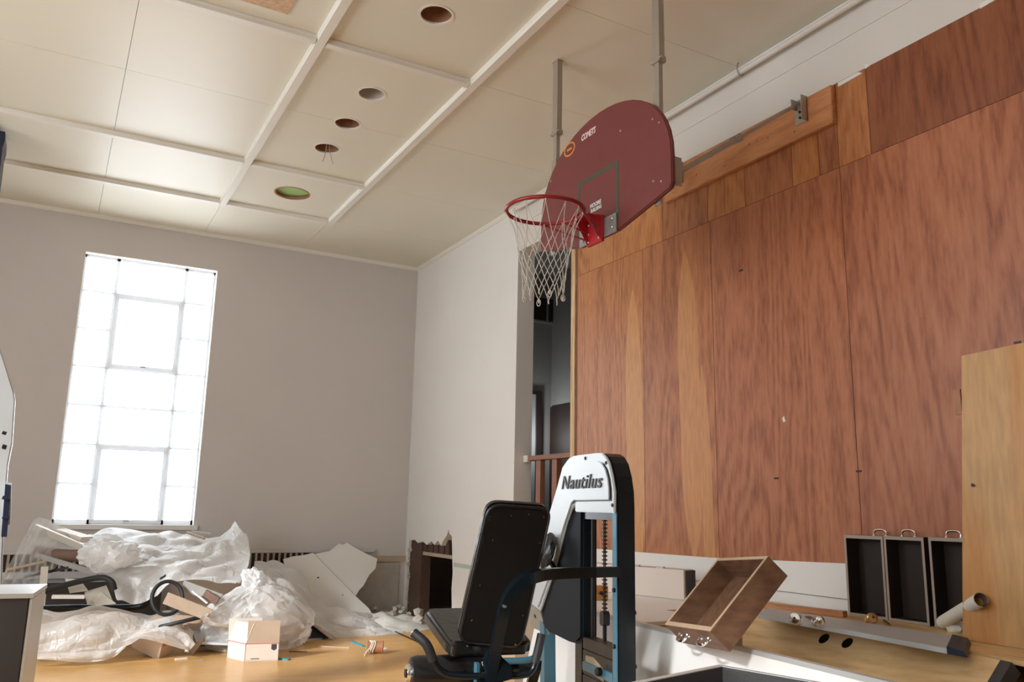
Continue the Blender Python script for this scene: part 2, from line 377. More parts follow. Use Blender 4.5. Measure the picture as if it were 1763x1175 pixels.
def lathe(bm, prof, o, axis=(0, 0, 1), seg=20, cap=True):
    ax = V(axis).normalized(); u = ax.orthogonal().normalized(); w = ax.cross(u); o = V(o); rings = []
    for (r, h) in prof:
        rings.append([bm.verts.new(o+ax*h+(u*math.cos(2*pi*s/seg)+w*math.sin(2*pi*s/seg))*max(r, 1e-4)) for s in range(seg)])
    for A, B in zip(rings, rings[1:]):
        for s in range(seg): bm.faces.new((A[s], A[(s+1) % seg], B[(s+1) % seg], B[s]))
    if cap: bm.faces.new(list(reversed(rings[0]))); bm.faces.new(rings[-1])
def lathe_bm(*a, **k): bm = bmesh.new(); lathe(bm, *a, **k); return bm
def catm(p0, p1, p2, p3, t): return 0.5*((2*p1)+(p2-p0)*t+(2*p0-5*p1+4*p2-p3)*t*t+(3*p1-p0-3*p2+p3)*t**3)
def net_surface(ctrl, sub=8, amp=0.03, sc=6.0, seed=0, minz=None, fold=0.6, nf=6.0):
    """smooth sheet through a grid of control points, crumpled along its normals"""
    R, Cn = len(ctrl), len(ctrl[0]); g = [[V(p) for p in row] for row in ctrl]
    def crow(row, n):
        out = []
        for j in range(len(row)-1):
            p0 = row[j-1] if j > 0 else row[0]*2-row[1]; p3 = row[j+2] if j+2 < len(row) else row[-1]*2-row[-2]
            for k in range(n): out.append(catm(p0, row[j], row[j+1], p3, k/n))
        return out+[row[-1]]
    rows = [crow(r, sub) for r in g]
    cols = [crow([rows[i][j] for i in range(R)], sub) for j in range(len(rows[0]))]
    W = len(cols); Hh = len(cols[0]); so = V((seed*7.3, seed*3.1, seed*5.7))
    bm = bmesh.new(); vs = []
    for i in range(W):
        c = []
        for j in range(Hh):
            p = cols[i][j]
            du = cols[min(i+1, W-1)][j]-cols[max(i-1, 0)][j]; dv = cols[i][min(j+1, Hh-1)]-cols[i][max(j-1, 0)]
            n = du.cross(dv); n = n.normalized() if n.length > 1e-9 else V((0, 0, 1))
            uu = j/max(1, Hh-1); vv = i/max(1, W-1)
            # long folds running down the sheet, warped and uneven, with sharp crests
            wrp = noise.noise(p*1.3+so)
            t1 = noise.noise(V((uu*nf+wrp*1.1, vv*1.6+seed, seed*1.7)))
            t2 = noise.noise(V((uu*nf*0.5+vv*nf*0.9+wrp, vv*2.2-uu*2.0, seed*2.9)))
            t3 = noise.noise(V((uu*nf*2.2-vv*2.0+wrp*2, vv*3.6+uu*3, seed*0.7)))
            d = ((1-abs(t1)*2.6)*0.8+(1-abs(t2)*2.6)*0.65+(1-abs(t3)*2.6)*0.22+noise.noise(p*2.2+so)*0.9)*amp
            q = p*sc
            p = p+n*d
            if minz is not None and p.z < minz: p = V((p.x, p.y, minz+0.002*noise.noise(q)))
            c.append(bm.verts.new(p))
        vs.append(c)
    for i in range(W-1):
        for j in range(Hh-1): bm.faces.new((vs[i][j], vs[i+1][j], vs[i+1][j+1], vs[i][j+1]))
    return bm
def blob(c, r, amp=0.12, sc=4.0, seed=0, R=None, sub=5, minz=0.004, fn=None):
    bm = bmesh.new(); bmesh.ops.create_icosphere(bm, subdivisions=sub, radius=1.0)
    so = V((seed*5.1, seed*2.7, seed*8.3))
    for v in bm.verts:
        d = v.co.normalized(); q = d*sc*0.5+so
        a = 1-abs(noise.noise(q))*2.2; b = 1-abs(noise.noise(q*2.6+V((2, 7, 1))))*2.2
        k = 1+amp*(0.6*a+0.35*b+0.9*noise.noise(d*1.4+so))
        p = V((d.x*r[0], d.y*r[1], d.z*r[2]))*k
        if fn: p = fn(p)
        if R is not None: p = R @ p
        p = p+V(c)
        if p.z < minz: p.z = minz+0.003*abs(noise.noise(q*3))
        v.co = p
    return bm
def rock(c, r, seed):
    bm = bmesh.new(); bmesh.ops.create_icosphere(bm, subdivisions=1, radius=1.0)
    rnd = random.Random(seed); s = [r*rnd.uniform(0.7, 1.3), r*rnd.uniform(0.6, 1.2), r*rnd.uniform(0.45, 0.9)]
    for v in bm.verts:
        k = rnd.uniform(0.75, 1.2); v.co = V((v.co.x*s[0]*k, v.co.y*s[1]*k, v.co.z*s[2]*k))+V(c)
    return bm
def text_bm(body, size, ext, right, up, nrm, origin, shear=0.0, bold=0.0, align='LEFT', spacing=1.0, xscale=1.0):
    cu = bpy.data.curves.new('lettering_curve', 'FONT'); cu.body = body; cu.size = size; cu.extrude = ext/2
    cu.shear = shear; cu.offset = bold; cu.align_x = align; cu.space_character = spacing; cu.resolution_u = 3
    to = bpy.data.objects.new('lettering_tmp', cu); COL.objects.link(to)
    dg = bpy.context.evaluated_depsgraph_get(); dg.update()
    me = bpy.data.meshes.new_from_object(to.evaluated_get(dg))
    bpy.data.objects.remove(to); bpy.data.curves.remove(cu)
    bm = bmesh.new(); bm.from_mesh(me); bpy.data.meshes.remove(me)
    r, u, n = V(right), V(up), V(nrm)
    for v in bm.verts:
        x, y, z = v.co; v.co = V(origin)+r*x*xscale+u*y+n*(z+ext/2)
    return bm
def obox(name, c, s, mat, parent=None, rot=(0, 0, 0), bevel=0.0):
    bm = bmesh.new(); box(bm, c, s, Euler(rot).to_matrix()); return link(name, bm, mat, parent, bevel=bevel)
def slab_between(a, b, w, t, up=(0, 0, 1)):
    """plank from a to b, w across (horizontal), t thick"""
    return tube_bm([a, b], (t/2, w/2), square=True, up=up)

# ================================================================== THE ROOM
# floor
fl = struct(link('floor', bx((XL-0.3, YF-0.3, -0.2), (XR+2.9, YB+0.8, 0)), M['floor']))

# back wall with its tall window
def wall_with_windows(name, axis, pos, thick, lo, hi, z1, wins, mat):
    """axis 'y': wall in plane y=pos spanning x lo..hi; axis 'x': plane x=pos spanning y. pieces around the windows, one mesh"""
    bm = bmesh.new(); cur = lo
    def add(a, b, za, zb):
        if axis == 'y': addbx(bm, (a, pos, za), (b, pos+thick, zb))
        else: addbx(bm, (pos, a, za), (pos+thick, b, zb))
    for (a, b, za, zb) in wins:
        add(cur, a, 0, z1); add(a, b, 0, za); add(a, b, zb, z1); cur = b
    add(cur, hi, 0, z1)
    return struct(link(name, bm, mat))
wb = wall_with_windows('wall_back', 'y', YB, 0.28, XL-0.3, XR+0.2, H+0.3, [(WIN_X0, WIN_X1, WIN_Z0, WIN_Z1)], M['wall'])
wl = wall_with_windows('wall_left', 'x', XL, -0.28, YF-0.3, YB+0.28, H+0.3, [(a, b, WIN_Z0, WIN_Z1) for a, b in LEFT_WINDOWS], M['wall'])
struct(link('wall_front', bx((XL-0.3, YF-0.3, 0), (XR+0.2, YF, H+0.3)), M['wall']))

def steel_window(name, axis, pos, a, b, z0, z1):
    """multi-pane steel window: 3 columns, 7 rows, two hinged vents in the middle column"""
    w = b-a; xs = [a, a+w*0.25, a+w*0.765, b]
    rows = 7; zs = [z0+(z1-z0)*k/rows for k in range(rows+1)]
    def P(u, d, z): return (u, pos+d, z) if axis == 'y' else (pos-d, u, z)
    def bar(bm, u0, u1, za, zb, d0, d1): addbx(bm, P(u0, d0, za), P(u1, d1, zb))
    D0 = 0.10
    root = bmesh.new()
    t = 0.030
    bar(root, a, b, z0, z0+t*1.6, D0, D0+0.045); bar(root, a, b, z1-t*1.4, z1, D0, D0+0.045)
    bar(root, a, a+t, z0, z1, D0, D0+0.045); bar(root, b-t, b, z0, z1, D0, D0+0.045)
    win = struct(link(name, root, M['window_bar']))
    for x in xs[1:3]:
        bm = bmesh.new(); bar(bm, x-t*0.55, x+t*0.55, z0, z1, D0, D0+0.03); link('mullion', bm, M['window_bar'], win)
    for ci in range(3):
        for k in range(1, rows):
            vent_inner = ci == 1 and k in (5, 1)
            if ci == 1 and k == 5: continue
            th = 0.024 if (ci != 1) else 0.028
            if ci == 1 and k == 1: th = 0.008
            bm = bmesh.new(); bar(bm, xs[ci], xs[ci+1], zs[k]-th/2, zs[k]+th/2, D0+0.004, D0+0.032); link('glazing_bar', bm, M['window_bar'], win)
    for (k0, k1) in ((4, 6), (0, 2)):
        bm = bmesh.new(); f = 0.045; x0, x1 = xs[1]+0.006, xs[2]-0.006; za, zb = zs[k0]+0.006, zs[k1]-0.006
        bar(bm, x0, x1, za, za+f, D0-0.01, D0+0.02); bar(bm, x0, x1, zb-f, zb, D0-0.01, D0+0.02)
        bar(bm, x0, x0+f, za+f, zb-f, D0-0.01, D0+0.02); bar(bm, x1-f, x1, za+f, zb-f, D0-0.01, D0+0.02)
        vf = link('vent_frame', bm, M['window_bar'], win)
        bm = bmesh.new(); c = (x0+x1)/2; bar(bm, c-0.03, c+0.03, za+f*0.6, za+f*0.6+0.012, D0-0.05, D0-0.02); link('latch', bm, M['steel'], vf)
    for ci in range(3):
        for k in range(rows):
            if ci == 1 and k in (4, 0):
                bm = bmesh.new(); bar(bm, xs[ci]+0.03, xs[ci+1]-0.03, zs[k]+0.03, zs[k+2]-0.03, D0+0.014, D0+0.018); link('pane', bm, M['glass'], win)
            elif ci == 1 and k in (5, 1): continue
            else:
                bm = bmesh.new(); bar(bm, xs[ci]+0.004, xs[ci+1]-0.004, zs[k]+0.004, zs[k+1]-0.004, D0+0.014, D0+0.018); link('pane', bm, M['glass'], win)
    bm = bmesh.new(); bar(bm, a-0.03, b+0.03, z0-0.05, z0-0.001, -0.035, D0); link('window_sill', bm, M['wall_white'], win)
    bm = bmesh.new(); bar(bm, a+0.001, b-0.001, z1-0.012, z1-0.001, 0.0, D0); link('head_lining', bm, M['wall_white'], win)
    bm = bmesh.new(); bar(bm, a+0.001, a+0.01, z0, z1-0.012, 0.0, D0); bar(bm, b-0.01, b-0.001, z0, z1-0.012, 0.0, D0); link('side_lining', bm, M['wall_white'], win)
    return win
steel_window('window_1', 'y', YB, WIN_X0, WIN_X1, WIN_Z0, WIN_Z1)
for i, (a, b) in enumerate(LEFT_WINDOWS): steel_window('window_%d' % (i+2), 'x', XL, a, b, WIN_Z0, WIN_Z1)

# ceiling: tiles, battens, round holes
CEIL = struct(link('ceiling', bx((XL-0.3, YF-0.3, H+0.30), (XR+0.25, YB+0.28, H+0.45)), M['dark_void']))
BA, BBX = 1.319, 2.4926
TX = [XL, -2.2, -1.0, 0.171, BA, BBX, XR]
TY = [YF, -2.05, -0.83, 0.39, 1.61, 2.82, 4.041, 5.244, 6.417, 7.658, 8.894, YB]
HOLES = [(1.893, 4.576, 0.108), (1.890, 5.816, 0.106), (1.888, 6.417, 0.107), (1.886, 7.0, 0.112), (1.898, 8.276, 0.172)]
TT = 0.014
def tile_half(bm, xa, xb, y0, y1, xc, side, holes):
    """outline of a tile half that has the column of holes along x=xc"""
    e = 0.0015; y0 += e; y1 -= e
    pts = []
    if side < 0: pts = [(xa+e, y1), (xa+e, y0)]
    else: pts = [(xb-e, y0), (xb-e, y1)]
    edge = []
    ys = sorted(holes, key=lambda h: h[1])
    def arc(h, up):
        n = 14; out = []
        for k in range(n+1):
            a = -pi/2+pi*k/n
            x = h[0]+side*h[2]*math.cos(a); y = h[1]+h[2]*math.sin(a)
            if y0 <= y <= y1: out.append((x, y))
        return out
    start_in = any(abs(h[1]-y0) < h[2] and h[1] < y0+e*2 for h in ys); end_in = any(abs(h[1]-y1) < h[2] and h[1] > y1-e*2 for h in ys)
    if not start_in: edge.append((xc, y0))
    for h in ys:
        a = arc(h, True)
        if h[1] < y0+2*e: a = [(h[0]+side*math.sqrt(max(0, h[2]**2-(y0-h[1])**2)), y0)]+a
        if h[1] > y1-2*e: a = a+[(h[0]+side*math.sqrt(max(0, h[2]**2-(y1-h[1])**2)), y1)]
        edge += a
    if not end_in: edge.append((xc, y1))
    pts = pts+edge if side < 0 else pts+list(reversed(edge))
    prism(bm, [(x, y, H) for x, y in pts], (0, 0, TT))
for i in range(len(TX)-1):
    for j in range(len(TY)-1):
        x0, x1, y0, y1 = TX[i], TX[i+1], TY[j], TY[j+1]; e = 0.0015
        hs = [h for h in HOLES if x0 < h[0] < x1 and y0-0.01 <= h[1]+h[2]*0 <= y1+0.01]
        bm = bmesh.new()
        if hs:
            for s in (-1, 1): tile_half(bm, x0, x1, y0, y1, hs[0][0], s, hs)
        else: addbx(bm, (x0+e, y0+e, H), (x1-e, y1-e, H+TT))
        link('ceiling_tile', bm, M['ceiling'], CEIL)
def batten(a, b):
    a, b = V(a), V(b); d = (b-a).normalized(); s = V((0, 0, 1)).cross(d)
    prof = [(-0.042, 0), (-0.042, -0.012), (-0.034, -0.020), (-0.030, -0.042), (0.030, -0.042), (0.034, -0.020), (0.042, -0.012), (0.042, 0)]
    link('batten', prism_bm([a+s*u+V((0, 0, v)) for u, v in prof], b-a), M['batten'], CEIL)
for x in (BA, BBX): batten((x, YF, H), (x, 8.934, H))
for y in (8.894, 7.658, 5.244, 2.82): 
    batten((XL, y, H-0.0008), (BA-0.04, y, H-0.0008)); batten((BA+0.04, y, H-0.0008), (BBX-0.04, y, H-0.0008))
struct(link('trim_1', prism_bm([(XL, YB, H), (XL, YB-0.035, H), (XL, YB-0.03, H-0.02), (XL, YB-0.012, H-0.04), (XL, YB, H-0.04)], (XR-XL, 0, 0)), M['batten']))
struct(link('trim_2', prism_bm([(XR, YF, H), (XR-0.035, YF, H), (XR-0.03, YF, H-0.02), (XR-0.012, YF, H-0.04), (XR, YF, H-0.04)], (0, YB-YF-0.036, 0)), M['batten']))

hole_names = ['empty round ceiling downlight hole nearest the camera, rusty brown inside', 'round ceiling downlight hole with pale enamel inside, second from camera',
              'round ceiling downlight hole sitting on a tile joint, middle of the row', 'round ceiling downlight hole with loose wires dangling from it', 'wide round ceiling hole showing a green board inside']
for k, (hx, hy, hr) in enumerate(HOLES):
    t = thing('downlight_hole', hole_names[k], 'light hole', (hx, hy, H), 'downlight holes in the ceiling')
    mat = [M['rust'], M['white_can'], M['rust'], M['rust'], M['rust']][k]
    dep = 0.22 if k < 4 else 0.10
    bm = bmesh.new(); lathe(bm, [(hr+0.004, TT+0.001), (hr+0.004, dep), (hr*0.6, dep+0.03), (0.001, dep+0.03)], (hx, hy, H), seg=28, cap=False)
    link('housing', bm, mat, t, smooth=True)
    bm = bmesh.new(); prof = [(hr+0.012, -0.003), (hr+0.012, 0.0), (hr-0.001, 0.0), (hr-0.003, 0.010), (hr-0.006, 0.010), (hr-0.006, -0.003)]
    rnd = random.Random(k); seg = 30; rings = []
    for s in range(seg):
        j = 1+rnd.uniform(-0.012, 0.012); a = 2*pi*s/seg
        rings.append([bm.verts.new((hx+r*j*math.cos(a), hy+r*j*math.sin(a), H+z)) for r, z in prof])
    for s in range(seg):
        A, B = rings[s], rings[(s+1) % seg]
        for q in range(len(prof)): bm.faces.new((A[q], A[(q+1) % len(prof)], B[(q+1) % len(prof)], B[q]))
    link('ragged_lip', bm, M['batten'] if k != 4 else M['rust'], t)
    if k == 4:
        link('green_board', lathe_bm([(hr*1.0, 0.035), (hr*1.0, 0.045)], (hx, hy, H), seg=28), M['green_can'], t)
    if k == 3:
        for q, dx in enumerate((-0.03, 0.03)):
            pts = smoothpath([(hx+dx*0.3, hy-0.03, H+0.15), (hx+dx*0.5, hy-0.03, H), (hx+dx, hy-0.05, H-0.10), (hx+dx*1.6, hy-0.06, H-0.16)], 4)
            link('wire', tube_bm(pts, 0.0035, seg=5), M['wire'], t)
# OSB patch
tag(link('ceiling_patch', bx((0.62, 4.30, H-0.012), (1.040, 5.055, H-0.0005)), M['osb']), 'flaky particle board patch screwed to the ceiling at the top edge of view', 'board')

# ---------------- right wall: painted corner section with a ragged hole, opening, header, plywood, apron
WT = 0.20
hole_edge = [(8.70, 0.0), (8.71, 0.28), (8.73, 0.45), (8.715, 0.62), (8.74, 0.80), (8.76, 0.95), (8.77, 1.02), (8.83, 1.04), (8.86, 1.09), (8.90, 1.03), (9.00, 0.96), (9.06, 0.90),
             (9.15, 0.955), (9.25, 0.90), (9.33, 0.94), (9.47, 0.89), (9.60, 0.925), (9.75, 0.90), (9.86, 0.935), (10.02, 0.92), (10.05, 0.78), (10.07, 0.60), (10.05, 0.42), (10.08, 0.2), (10.06, 0.0)]
pts = [(YB, 0.0), (YB, H), (7.35, H), (7.35, 0.0)] + hole_edge
wr = struct(link('wall_right', prism_bm([(XR, y, z) for y, z in pts], (WT, 0, 0)), M['wall_white']))
tag(link('green_tape', bx((XR-0.003, 7.62, 0.690), (XR-0.0002, 8.69, 0.735)), M['green_strip']), 'pale green strip along the white wall right of the broken hole', 'tape')
# broken stuff inside the hole: stud, header board, hanging lath
hl = thing('broken_wall_hole', 'ragged black hole broken in the wall by the corner, brown framing inside', 'hole', (XR+0.1, 9.4, 0))
link('stud', bx((XR+0.03, 9.70, 0.0), (XR+0.16, 10.10, 0.96)), M['lath'], hl)
link('header_board', bx((XR+0.05, 8.62, 0.76), (XR+0.14, 9.72, 0.80)), M['plank'], hl)
for k, (y, w, z) in enumerate([(8.80, 0.10, 1.06), (9.02, 0.10, 0.965), (9.17, 0.13, 0.97), (9.33, 0.12, 0.965), (9.50, 0.14, 0.95), (9.66, 0.10, 0.95)]):
    link('lath', prism_bm([(XR+0.06, y-w/2, 0.80), (XR+0.06, y+w/2, 0.80), (XR+0.06, y+w/2-0.01, z), (XR+0.06, y, z+0.03), (XR+0.06, y-w/2, z-0.02)], (0.03, 0, 0)), M['lath'], hl)
rnd = random.Random(3)
for k in range(9):
    z = 0.06+k*0.095+rnd.uniform(-0.04, 0.04); link('plaster_edge', rock((XR+0.03, 10.06+rnd.uniform(-0.03, 0.02), z), rnd.uniform(0.02, 0.05), 40+k), M['plaster'], hl)
link('void_lining', bx((XR+0.9, 8.3, 0), (XR+0.95, 10.4, 1.2)), M['dark_void'], hl)

# header above the opening and plywood
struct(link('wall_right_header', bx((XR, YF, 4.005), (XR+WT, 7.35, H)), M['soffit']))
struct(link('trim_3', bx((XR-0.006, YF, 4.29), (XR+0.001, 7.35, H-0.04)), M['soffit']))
# stage apron (white) below the plywood
ap = struct(link('wall_right_apron', bx((XR, YF, 0), (XR+0.1, 7.35, 1.03)), M['wall_white']))
for lo, hi, nm in (((XR-0.018, YF, 0.005), (XR-0.0005, 7.34, 0.868), 'apron_board'),):
    link(nm, bx(lo, hi), M['wall_white'], ap)
cap_pts = [(XR-0.036, 6.29, 1.005), (XR-0.036, 4.5, 1.018), (XR-0.036, 3.3, 1.052), (XR-0.036, YF, 1.10), (XR-0.036, YF, 1.12), (XR-0.036, 3.3, 1.072), (XR-0.036, 4.5, 1.036), (XR-0.036, 6.29, 1.023)]
link('apron_board', prism_bm([(XR-0.034, 6.29, 0.874), (XR-0.034, 6.29, 1.006), (XR-0.034, 4.5, 1.019), (XR-0.034, 3.3, 1.053), (XR-0.034, YF, 1.10), (XR-0.034, YF, 0.874)], (0.011, 0, 0)), M['wall_white'], ap)
link('apron_ledge', prism_bm(cap_pts, (0.016, 0, 0)), M['wall_white'], ap)

# plywood sheets, each its own board
ply = struct(link('wall_plywood', bx((XR+0.012, YF, 1.0), (XR+0.05, 6.22, 4.0)), M['dark_void']))
def sheet(ya, yb, z0, z1, tint, dx=0.0):
    o = link('plywood_sheet', bx((XR-0.022+dx, min(ya, yb)+0.002, z0+0.0015), (XR+0.011, max(ya, yb)-0.002, z1-0.0015)), M['ply_wall'], ply)
    o.color = (*tint, 1); return o
low = [(6.17, 5.215, (1.18, 1.28, 1.05)), (5.215, 4.41, (1.10, 1.14, 1.0)), (4.41, 3.25, (1.06, 1.06, 1.15)), (3.25, 2.03, (1.03, 1.02, 1.15)), (2.03, 0.81, (0.92, 0.9, 0.9)), (0.81, -0.41, (1, 1, 1)), (-0.41, -1.63, (1, 1, 1)), (-1.63, YF, (1, 1, 1))]
for ya, yb, t in low: sheet(ya, yb, 0.99, 3.45, t)
upn = [(6.17, 5.62, (1.2, 1.38, 1.15)), (5.62, 4.95, (1.28, 1.45, 1.15)), (4.95, 4.43, (1.0, 1.08, 1.0)), (4.43, 4.05, (1.25, 1.42, 1.1)), (4.05, 3.62, (1.02, 1.05, 1.0)), (3.62, 3.40, (1.25, 1.4, 1.1)), (3.40, 3.25, (0.95, 0.95, 0.9)), (3.25, 3.02, (1.12, 1.2, 1.0)), (3.02, 2.05, (0.66, 0.58, 0.56)), (2.05, 1.86, (0.88, 0.88, 0.78)), (1.86, 0.8, (0.58, 0.50, 0.50)), (0.8, -0.4, (0.8, 0.75, 0.75)), (-0.4, YF, (0.8, 0.75, 0.75))]
for ya, yb, t in upn: sheet(ya, yb, 3.45, 4.012, t)
# torn paper edge under the header
for k, (ya, yb, z) in enumerate([(3.02, 2.98, 3.99), (3.22, 3.04, 3.965), (2.3, 2.2, 3.99), (1.98, 1.86, 3.985)]):
    link('torn_paper', prism_bm([(XR-0.026, ya, z+0.012), (XR-0.026, yb, z+0.02), (XR-0.026, yb+0.03, z+0.04), (XR-0.026, ya, z+0.04)], (0.004, 0, 0)), M['wall_white'], ply)
# old fixings on the sheets
for (px, py) in ((1337, 824), (1479, 812), (1276, 466), (1752, 590)):
    p = onX(XR-0.022, px, py); link('staple', bx((XR-0.028, p.y-0.016, p.z-0.005), (XR-0.021, p.y+0.016, p.z+0.005)), M['black'], ply)
p = onX(XR-0.022, 1350, 722); link('paint_fleck', prism_bm([(XR-0.024, p.y-0.012, p.z-0.015), (XR-0.024, p.y+0.006, p.z-0.02), (XR-0.024, p.y+0.014, p.z+0.004), (XR-0.024, p.y, p.z+0.02)], (0.002, 0, 0)), M['wall_white'], ply)
# end stud beside the opening
st = struct(link('trim_4', bx((XR-0.020, 6.225, 1.0), (XR+0.12, 6.29, 4.004)), M['stud']))
link('dark_reveal', bx((XR-0.005, 6.172, 1.0), (XR+0.03, 6.222, 4.0)), M['rail_wood'], st)

# beyond the opening: raised stage room
SX, SY = 6.70, 10.9
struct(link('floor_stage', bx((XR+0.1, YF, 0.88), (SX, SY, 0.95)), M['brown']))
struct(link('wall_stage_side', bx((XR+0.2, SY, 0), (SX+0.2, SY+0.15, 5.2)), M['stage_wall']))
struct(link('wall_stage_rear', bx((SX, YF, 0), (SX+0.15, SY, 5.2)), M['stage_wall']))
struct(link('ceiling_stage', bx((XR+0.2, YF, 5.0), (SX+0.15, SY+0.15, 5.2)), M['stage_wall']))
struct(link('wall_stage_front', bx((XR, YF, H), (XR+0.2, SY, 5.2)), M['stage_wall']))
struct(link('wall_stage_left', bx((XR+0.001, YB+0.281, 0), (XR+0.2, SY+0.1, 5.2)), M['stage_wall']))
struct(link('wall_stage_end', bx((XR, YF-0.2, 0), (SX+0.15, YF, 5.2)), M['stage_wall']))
# transom and door in the stage side wall, dark door on the rear wall
q0 = onY(SY, 905, 520); q1 = onY(SY, 951, 559)
tr = struct(link('window_6', bx((q0.x, SY-0.04, q1.z), (q1.x, SY-0.001, q0.z+0.12)), M['stage_wall']))
mid = onY(SY, 940, 540).x
link('pane', bx((q0.x+0.03, SY-0.046, q1.z+0.03), (mid-0.02, SY-0.040, q0.z+0.09)), M['door_dark'], tr)
link('pane', bx((mid+0.02, SY-0.046, q1.z+0.03), (q1.x-0.02, SY-0.040, q0.z+0.09)), M['door_dark'], tr)
d0 = onY(SY, 921.5, 680); d1 = onY(SY, 931, 675)
do = struct(link('door_1', bx((d0.x-0.75, SY-0.02, 0.95), (d0.x, SY-0.001, d0.z)), M['alum']))
link('door_frame', bx((d0.x, SY-0.05, 0.95), (d1.x, SY-0.001, d1.z)), M['door_dark'], do)
link('door_head', bx((d0.x-0.8, SY-0.05, d0.z), (d0.x, SY-0.001, d1.z)), M['door_dark'], do)
e0 = onX(SX, 951, 702); e1 = onX(SX, 988, 693)
d2 = struct(link('door_2', bx((SX-0.04, e1.y-1.2, 0.95), (SX-0.001, e0.y, e0.z)), M['door_dark']))
link('door_panel', bx((SX-0.05, e1.y-0.6, 1.1), (SX-0.041, e0.y-0.15, e0.z-0.2)), M['door_dark'], d2)
# added fill light, no lamp stands here: brightens stage room and door face
lamp = bpy.data.lights.new('stage_fill_light', 'POINT'); lamp.energy = 16; lamp.color = (0.92, 0.97, 1.0); lamp.shadow_soft_size = 0.1
lo_ = bpy.data.objects.new('stage_fill_light', lamp); COL.objects.link(lo_); lo_.location = (d0.x-0.35, SY-0.35, 2.4)

# railing at the edge of the stage opening
rl = thing('stage_railing', 'red-brown wooden railing across the narrow stage opening', 'railing', (4.25, 6.9, 0.95))
link('top_rail', bx((4.20, 6.28, 1.815), (4.31, 7.345, 1.86)), M['rail_wood'], rl, bevel=0.004)
for (px, w, mt) in ((892, 0.045, 'stud'), (929, 0.09, 'rail_wood'), (957, 0.09, 'rail_wood'), (990, 0.09, 'rail_wood')):
    y = onX(4.25, px, 830).y
    link('baluster', bx((4.23, y-w/2, 0.95), (4.285, y+w/2, 1.814)), M[mt], rl, bevel=0.003)
link('end_block', bx((4.19, 7.26, 1.80), (4.22, 7.34, 1.865)), M['wall_white'], rl)

# pipe along the ceiling edge
pp = thing('conduit_pipe', 'white painted pipe running along the ceiling edge above the plywood', 'pipe', (4.02, 5, 4.45))
link('pipe_run', tube_bm([(4.02, YF, 4.445), (4.02, 7.34, 4.445)], 0.021, seg=12), M['soffit'], pp, smooth=True)
for y in (6.4, 4.0, 1.6):
    link('pipe_hanger', tube_bm(smoothpath([(4.0, y, H), (3.985, y, 4.46), (4.0, y, 4.42), (4.03, y, 4.415), (4.05, y, 4.45)], 4), 0.005, seg=6), M['steel'], pp)

# back wall lower trim, convector
struct(link('trim_5', bx((XL, YB-0.05, 0.775), (3.66, YB-0.0005, 0.815)), M['wall']))
struct(link('trim_6', bx((2.9, YB-0.02, 0.655), (XR-0.001, YB-0.0005, 0.725)), M['plank']))
cv = thing('convector_cover', 'painted convector cover with dark vertical slots along the wall under the window', 'heater', (1, YB, 0))
link('casing', bx((-1.2, YB-0.075, 0.08), (2.85, YB-0.001, 0.60)), M['wall'], cv)
link('grille_recess', bx((-1.2, YB-0.05, 0.60), (2.85, YB-0.001, 0.774)), M['black'], cv)
n = 60
me_src = None
for k in range(n):
    x = -1.18+k*(4.0/n)
    if me_src is None:
        o = link('slat', bx((-0.012, -0.02, -0.085), (0.012, 0.0, 0.085)), M['plank'], None); me_src = o.data; o.parent = cv
    else:
        o = bpy.data.objects.new('slat', me_src); COL.objects.link(o); o.parent = cv
    o.location = V((x, YB-0.05, 0.687))-cv.location
link('end_panel', bx((2.85, YB-0.02, 0.02), (4.0, YB-0.0008, 0.64)), M['plaster'], cv)

# ================================================================== BASKETBALL HOOP
BXF = 2.83; BYC = 4.065
hoop = thing('basketball_hoop', 'maroon fan-shaped basketball backboard with red rim and net hanging from the ceiling', 'basketball hoop', (BXF, BYC, 2.99))
half = 0.705
out = [(-0.20, 2.992), (0.20, 2.992), (half-0.02, 3.095), (half, 3.125), (half, 3.29)]
arc = []
for k in range(1, 24):
    a = pi*k/24; arc.append((half*math.cos(a), 3.29+0.555*math.sin(a)**0.92))
out += arc + [(-half, 3.29), (-half, 3.125), (-half+0.02, 3.095)]
bm = prism_bm([(BXF, BYC-u, z) for u, z in out], (0.03, 0, 0))
for f in bm.faces: f.material_index = 0 if abs(f.normal.x) > 0.9 else 1
bm.normal_update()
for f in bm.faces: f.material_index = 0 if abs(f.normal.x) > 0.9 else 1
link('backboard', bm, [M['board_red'], M['board_edge']], hoop, bevel=0.006)
# green target lines (painted, proud by a hair)
X0 = BXF-0.0012
bm = bmesh.new()
lw = 0.022
addbx(bm, (X0, 3.855, 3.415), (BXF-0.0002, 4.297, 3.415+lw)); addbx(bm, (X0, 3.855, 3.05), (BXF-0.0002, 3.855+lw, 3.415)); addbx(bm, (X0, 4.297-lw, 3.05), (BXF-0.0002, 4.297, 3.415))
link('target_square', bm, M['green_line'], hoop)
rt_, up_, nn_ = V((0, -1, 0)), V((0, 0, 1)), V((-1, 0, 0))
